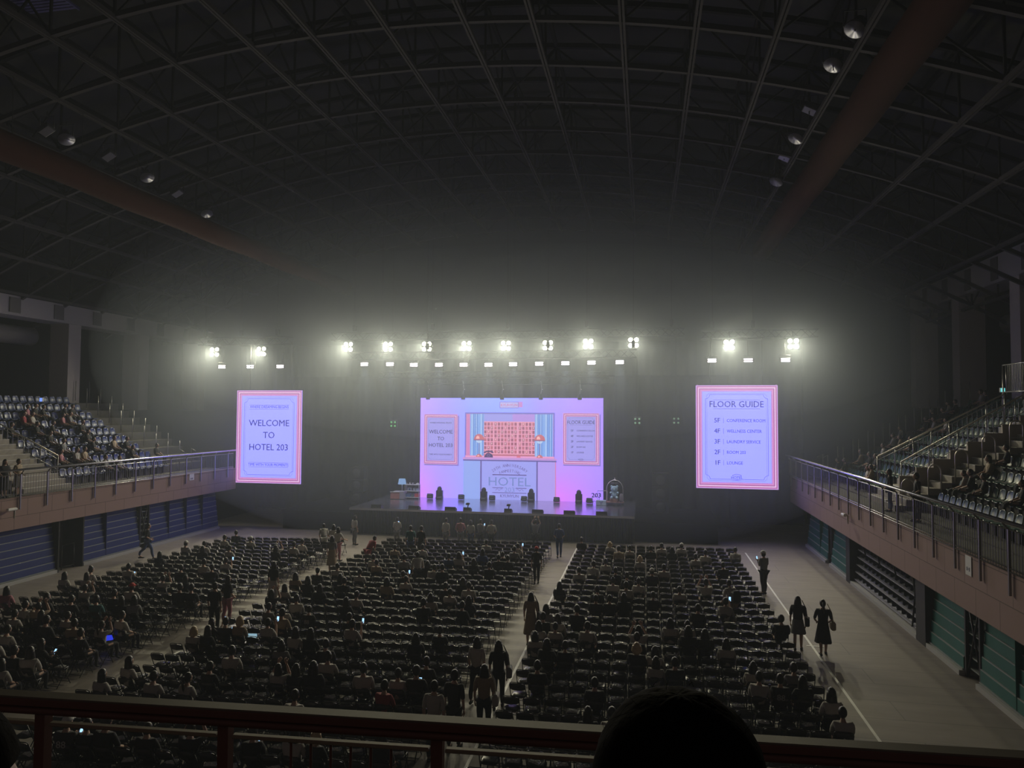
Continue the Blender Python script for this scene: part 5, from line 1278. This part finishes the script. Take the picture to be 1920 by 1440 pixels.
S_(4.55, 23.1, 0, R(-12), 'L', 'D', 'G', 'person in black top and grey skirt standing on the right white line', .3, dress=.7, bag='D', h=1.62)
S_(5.2, 22.8, 0, R(-4), 'P', 'D', 'D', 'person in a long dark skirt walking on the open floor right of the line', .5, 'hip', dress=.95, bag='T', h=1.63)
S_(4.62, 29.9, 0, R(35), 'C', 'G', 'D', 'person in a pale vest standing beyond the right block with a camera', .1, 'phone', h=1.72)
S_(-23.61, 30.7, 0, R(-55), 'S', 'D', 'N', 'person with bald-looking pale hair striding along the blue left wall', 1.0, 'hip', h=1.7)
S_(-13.6, 20.9, 0, R(5), 'S', 'D', 'D', 'person in black standing in the left aisle nearest the camera', .2, h=1.66)
S_(-13.85, 22.0, 0, R(-20), 'L', 'D', 'P', 'person with long hair standing in the left aisle in front of another', .2, 'hip', h=1.62)
S_(-13.5, 24.4, 0, R(-8), 'L', 'D', 'W', 'person with long hair and a pale skirt standing in the left aisle', .2, dress=.9, h=1.62)
S_(-13.75, 29.9, 0, R(5), 'L', 'G', 'T', 'person in a long grey coat standing far up the left aisle', .1, dress=1.1, h=1.63)
S_(-12.5, 31.0, 0, R(-30), 'S', 'R', 'R', 'person in a red shirt bending over seats near the left aisle', .2, 'out', h=1.6, bend=45)
S_(-11.2, 33.2, 0, R(20), 'S', 'K', 'N', 'person in teal standing among the front rows left of centre', .1, h=1.66)
S_(-10.6, 33.0, 0, R(-10), 'S', 'D', 'D', 'broad person in dark clothes standing among the front rows', .1, h=1.7)
for i, (x, y, hr, tp, lw, arm, tx) in enumerate(((-15.4, 36.3, 'L', 'W', 'G', 'down', 'alone left of the group'), (-12.9, 36.0, 'S', 'W', 'G', 'phone', 'at the left end of the group'), (-10.25, 36.1, 'S', 'W', 'G', 'down', 'second in the group'), (-9.5, 36.2, 'S', 'P', 'G', 'hip', 'third in the group'), (-8.9, 36.0, 'L', 'W', 'N', 'down', 'in the middle of the group'), (-8.45, 36.3, 'S', 'G', 'D', 'phone', 'behind the middle of the group'), (-7.8, 36.0, 'S', 'W', 'D', 'hip', 'at the right end of the group'), (-5.6, 36.6, 'S', 'G', 'D', 'up', 'alone right of the group with arms up'), (-15.9, 33.6, 'S', 'W', 'W', 'out', 'in the left front rows, bending'), (-15.1, 33.0, 'L', 'W', 'W', 'hip', 'in the left front rows'), (-14.5, 32.2, 'L', 'W', 'P', 'out', 'at the left aisle by the front rows'))):
    S_(x, y, 0, R((i*37) % 60-30), hr, tp, lw, 'person in %s top before the stage, %s' % (CN[tp], tx) if i < 8 else 'person in %s clothes standing %s' % (CN[tp], tx), .1*(i % 3), arm, h=1.58+.02*(i % 4), bend=35 if i == 8 else 0)
S_(2.85, 24.9, 0, R(25), 'S', 'W', 'T', 'person in a pale top leaning over seats in the right block', .2, 'out', h=1.62, bend=22, pack=True)
S_(-8.9, 27.3, 0, R(20), 'S', 'W', 'D', 'person in a pale shirt and black trousers bending over middle block chairs', .2, 'out', h=1.66, bend=38)
S_(-26.3, 25.35, 3.5, R(-100), 'L', 'D', 'D', 'person in a long black coat at the left balcony railing', .1, 'hip', h=1.60, dress=1.1)
S_(-26.3, 26.0, 3.5, R(-80), 'S', 'T', 'W', 'person in tan and white at the left balcony railing beside the stairs', .1, 'hip', h=1.58, dress=.9)
S_(9.15, 26.6, 3.5, R(80), 'S', 'D', 'D', 'tall dark person leaning on the right balcony railing', .1, 'hip', h=1.68)
S_(9.1, 29.2, 3.5, R(70), 'L', 'D', 'N', 'dark-haired person standing on the right balcony walkway by the stairs', .1, 'hip', h=1.6)
# laptop and lit bag in the crowd
t = empty('laptop', (-11.05, 18.72, .62), R(8), label='open laptop with a bright pale screen on a lap in the middle block', cat='laptop')
MB().bbox((0, 0, 0), (.32, .22, .015), 0, .005).build('keyboard_base', PHB, t); MB().bbox((0, .14, .11), (.32, .01, .21), 0, .004).build('lid', PHB, t)
MB().quad((-.145, .134, .02), (.145, .134, .02), (.145, .134, .205), (-.145, .134, .205)).build('laptop_screen', glow('laptop_glow', (.3, .5, .62), .8), t)
t = empty('glowing_bag', (-15.55, 18.6, .35), 0, label='deep blue glowing plastic bag on a chair in the left block', cat='bag')
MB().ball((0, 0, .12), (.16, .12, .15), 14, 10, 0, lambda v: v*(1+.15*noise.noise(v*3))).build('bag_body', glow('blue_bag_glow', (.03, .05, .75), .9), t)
MB().tube([(-.06, 0, .24), (-.03, 0, .34), (.03, 0, .34), (.06, 0, .24)], .008, 6).build('handle', PHB, t)

# ================================================================ STAND SEATS AND SPECTATORS
BSEAT = mat('blue_plastic_seat', (.025, .045, .17), .4); GSEAT = mat('green_plastic_seat', (.025, .07, .06), .4)
def seat_shell(m_):
    """moulded bucket seat with a tall back; faces +X (towards the hall from the left stand)"""
    prof = [(.24, .40, .17), (.22, .42, .20), (.05, .40, .215), (-.12, .41, .21), (-.19, .50, .205), (-.22, .64, .20), (-.25, .76, .17), (-.24, .80, .10)]
    mb = MB(); vs = []; n = 6
    for (x, z, w) in prof:
        for q in range(n+1):
            u = -1+2*q/n; vs.append((x+.03*u*u, w*u, z+.035*u*u*(1 if z < .45 else 0)))
    k = len(vs); vs += [(a-.018, b_, c-.018) for a, b_, c in vs]
    fs = []
    for i in range(len(prof)-1):
        for q in range(n): a = i*(n+1)+q; fs += [(a, a+1, a+n+2, a+n+1), (k+a, k+a+n+1, k+a+n+2, k+a+1)]
    m = len(prof)
    for q in range(n): a = q; fs.append((a, k+a, k+a+1, a+1)); a = (m-1)*(n+1)+q; fs.append((a, a+1, k+a+1, k+a))
    for i in range(m-1): a = i*(n+1); fs.append((a, a+n+1, k+a+n+1, k+a)); a += n; fs.append((a, k+a, k+a+n+1, a+n+1))
    mb.add(vs, fs, 0, True); mb.box(-.22, .05, -.03, .03, .02, .39, 1); mb.box(-.24, -.2, -.05, .05, 0, .42, 1)
    return mb.mesh('stadium_seat', [m_, DSTEEL])
sb, sgn = seat_shell(BSEAT), seat_shell(GSEAT)
stl = [t_.split(',') for t_ in '6,32.3,SP;6,32.8,SD;6,33.2,SD;5,33.9,SP;6,35.2,SD;6,35.6,SD;5,31.7,SR;5,32.2,SW;5,34.5,SG;4,34.5,SD;2,35.2,ST;2,36.1,SD;1,31.5,LW;1,31.9,ST;2,31.4,SG;2,33.5,SD;3,31.4,SD;0,32.7,SG;0,33.5,SG;4,30.1,SD;4,31.7,SD;3,34.0,SD;1,35.6,SD;1,30.5,LP;4,32.4,SD;1,37.3,SD'.split(';')]; strr = [t_.split(',') for t_ in '7,40.6,SD;7,42.6,SW;8,39.7,SW;8,38.8,SD;5,37.6,SW;5,40.2,SD;4,41.7,SW;3,39.9,SW;3,37.3,SD;1,39.9,LT;1,38.5,LD;1,37.4,SD;0,36.2,SW;0,35.5,ST;0,40.0,SD;2,38.9,SW;5,39.2,SW;6,40.2,SD;5,30.7,SD;5,30.3,SD;3,29.0,SD;2,27.9,LT;1,27.7,SD;1,26.7,SD;1,28.1,SW;2,25.2,SD;1,23.9,SD;6,43.5,SD;3,39.1,ST;0,41.4,SD'.split(';')]
def seats(side, k, ys, me, tx):
    X = (10.35+.8*k-.02) if side > 0 else -(27.55+.8*k-.02)
    for i, y in enumerate(ys):
        link('stadium_seat', me, None, (X, y, zt(k)), PI if side > 0 else 0, label='%s plastic seat, %s, %s row up, %s from camera end' % ('green' if side > 0 else 'blue', tx, ordn(k+1), ordn(i+1)), cat='seat', group='%s stand seats' % ('green right' if side > 0 else 'blue left'))
def fr_(a, b_, s=.5): return [a+s*i for i in range(int((b_-a)/s)+1)]
for k in range(9): seats(-1, k, fr_(29.9, 37.2), sb, 'left stand beyond the stairs')
for k in range(3, 9): seats(-1, k, fr_(25.0+.5*((k+1)//2)-.3, 25.95), sb, 'left stand before the stairs')
for k in range(9): seats(1, k, fr_(34.0, 41.8), sgn, 'right stand beyond the stairs')
for k in range(5): seats(1, k, fr_(21.3+1.75*k-1.0, 28.7), sgn, 'right stand before the stairs')
def spectators(lst, side):
    seen = set()
    for i, (k, y, v) in enumerate(lst):
        k = int(k); y = round(float(y)*2)/2+(.4 if side > 0 and k < 9 and float(y) > 33 else 0)
        if side > 0: y = min(y, 41.8) if y > 33.6 else min(y, 28.5)
        elif y < 29.8: y = 29.9
        while (k, y) in seen: y += .5 if not (side > 0 and (y > 41 or 27 < y < 33)) else -.5
        seen.add((k, y))
        X = (10.33+.8*k) if side > 0 else -(27.53+.8*k)
        rn = {0: 'lowest', 1: 'second', 2: 'third', 3: 'fourth', 4: 'fifth', 5: 'sixth', 6: 'seventh', 7: 'eighth', 8: 'ninth', 9: 'top'}[k]
        n_same = sum(1 for (k2, y2) in seen if k2 == k)
        seat_person(X, y, zt(k)-.02, R(90*side)+R(-side*20), v+'0', '%s stand, %s row up, %s counted from stairs' % ('right' if side > 0 else 'left', rn, ordn(n_same)), seed=500+i*11+side)
spectators(stl, -1); spectators(strr, 1)
# ================================================================ FOREGROUND: OWN BALCONY
structure('balcony_floor_near', MB().box(-6, 6, -2.5, 2.3, 5.15, 5.35).box(-6, 6, -2.5, -.3, 5.35, 5.8), CONC)
OL = mat('rail_cap_lit', (.16, .14, .11), .55, var=.15, scale=12); RD = mat('rail_red_brown', (.17, .075, .062), .55, var=.15, scale=9)  # olive of the stage-lit top is put into the cap colour
t = empty('front_railing', (-.5, 2.05, 5.35), R(3.4), label='red-brown front railing of the camera balcony with a flat cap rail', cat='railing')
mb = MB(); mb.bbox((0, 0, .937), (7.4, .058, .026), 0, .006); mb.build('cap_rail', OL, t)
mb = MB(); mb.tube([(-3.7, -.018, .908), (3.7, -.018, .908)], .0125, 10); mb.bbox((0, -.031, .936), (7.4, .006, .022), 0, .002); mb.build('under_rail', RD, t)
xs_ = [-2.55, -2.0, -1.37, -.76, -.10, .56, 1.22]
for i in range(len(xs_)):
    MB().bbox((xs_[i], 0, .45), (.034, .034, .9), 0, .005).build('post', RD, t)
    if i < len(xs_)-1:
        a, b_ = xs_[i]+.024, xs_[i+1]-.024
        MB().bbox(((a+b_)/2, 0, .862), (b_-a, .022, .012), 0, .003).build('mid_rail', mat('mid_rail_beige', (.30, .26, .20), .5), t)
for x in [-.55+.062*i for i in range(6)]: MB().tube([(x, 0, .02), (x, 0, .857)], .0045, 6).build('baluster', RD, t)
MB().bbox((0, 0, .03), (7.4, .04, .03), 0, .006).build('bottom_rail', RD, t)
# person whose head rises in front of the camera
def big_head(x, y, z, lab, rz=0, w=1.0, seed=5):
    v, e = seated_skel(0)
    o = link('person', BM[0], None, (x, y, z), rz, label=lab, cat='person')
    sh = link('shirt', SHIRT[0], o); sh.material_slots[0].link = 'OBJECT'; sh.material_slots[0].material = cloth('D')
    c = head_at(v); mb = MB(); rnd = random.Random(seed)
    def cap(vv):
        q = vv.copy()
        if q.y > .45 and q.z < .3: q.y = .45
        sp_ = (abs(q.x)**2.5+abs(q.y)**2.5+abs(q.z)**2.5)**(-1/2.5); q = q*(.4+.6*sp_)
        n_ = .014*noise.noise(Vector((q.x*4, q.y*4, q.z*2)))+.012*noise.noise(Vector((q.x*20, q.y*20, q.z*3)))
        return q*(1+n_)
    mb.ball((c[0], c[1]-.012, c[2]+.012), (.098*w, .108, .122), 64, 40, 0, cap)
    n = 60; rows = 14; vs = []
    for i in range(rows+1):
        t_ = i/rows
        for q in range(n+1):
            a = R(215)*q/n+R(162.5); rr = 1+.02*noise.noise(Vector((q*.5, i*.2, seed)))+.005*math.sin(q*2.1)
            ww = (.098+.016*math.sin(t_*2.6))*w
            vs.append((c[0]+ww*rr*math.cos(a), c[1]-.012+.112*rr*math.sin(a), c[2]+.03-.42*t_))
    k = len(vs); vs += [(c[0]+(p[0]-c[0])*.88, c[1]+(p[1]-c[1])*.85, p[2]) for p in vs]; fs = []
    for i in range(rows):
        for q in range(n): a = i*(n+1)+q; fs += [(a, a+n+1, a+n+2, a+1), (k+a, k+a+1, k+a+n+2, k+a+n+1)]
    for q in range(n): a = rows*(n+1)+q; fs.append((a, k+a, k+a+1, a+1))
    for i in range(rows): a = i*(n+1); fs.append((a, k+a, k+a+n+1, a+n+1)); a += n; fs.append((a, a+n+1, k+a+n+1, k+a))
    mb.add(vs, fs, 0, True)
    hm = mat('hair_near_dark', (.003, .0022, .002), .95, bump=.1, scale=150, spec=.03)
    hr = mb.build('hair', hm, o)
    mb = MB()
    for i in range(34):                         # loose hairs standing off the crown and sides
        th = rnd.uniform(0, 2*PI); ph = rnd.uniform(.3, 1.5); d = Vector((math.cos(th)*math.cos(ph), math.sin(th)*math.cos(ph), math.sin(ph)))
        p = Vector((c[0]+d.x*.103*w, c[1]-.012+d.y*.118, c[2]+.012+d.z*.127)); tg_ = Vector((rnd.uniform(-1, 1), rnd.uniform(-1, 1), rnd.uniform(-.6, .2)))
        tg_ = (tg_-d*tg_.dot(d)).normalized(); L = rnd.uniform(.008, .025)
        mb.tube([p, p+d*.004+tg_*L*.4, p+d*rnd.uniform(.003, .010)+tg_*L], [.0003, .00025, .0001], 3)
    mb.build('loose_hair', hm, hr)
    return o
big_head(.036, .86, 5.605, 'person with dark rounded hair seated directly in front, only the head showing')
big_head(-.752, .68, 5.60, 'person at the lower left frame edge, dark hair and dim reddish cheek', R(-50), .95, 9)
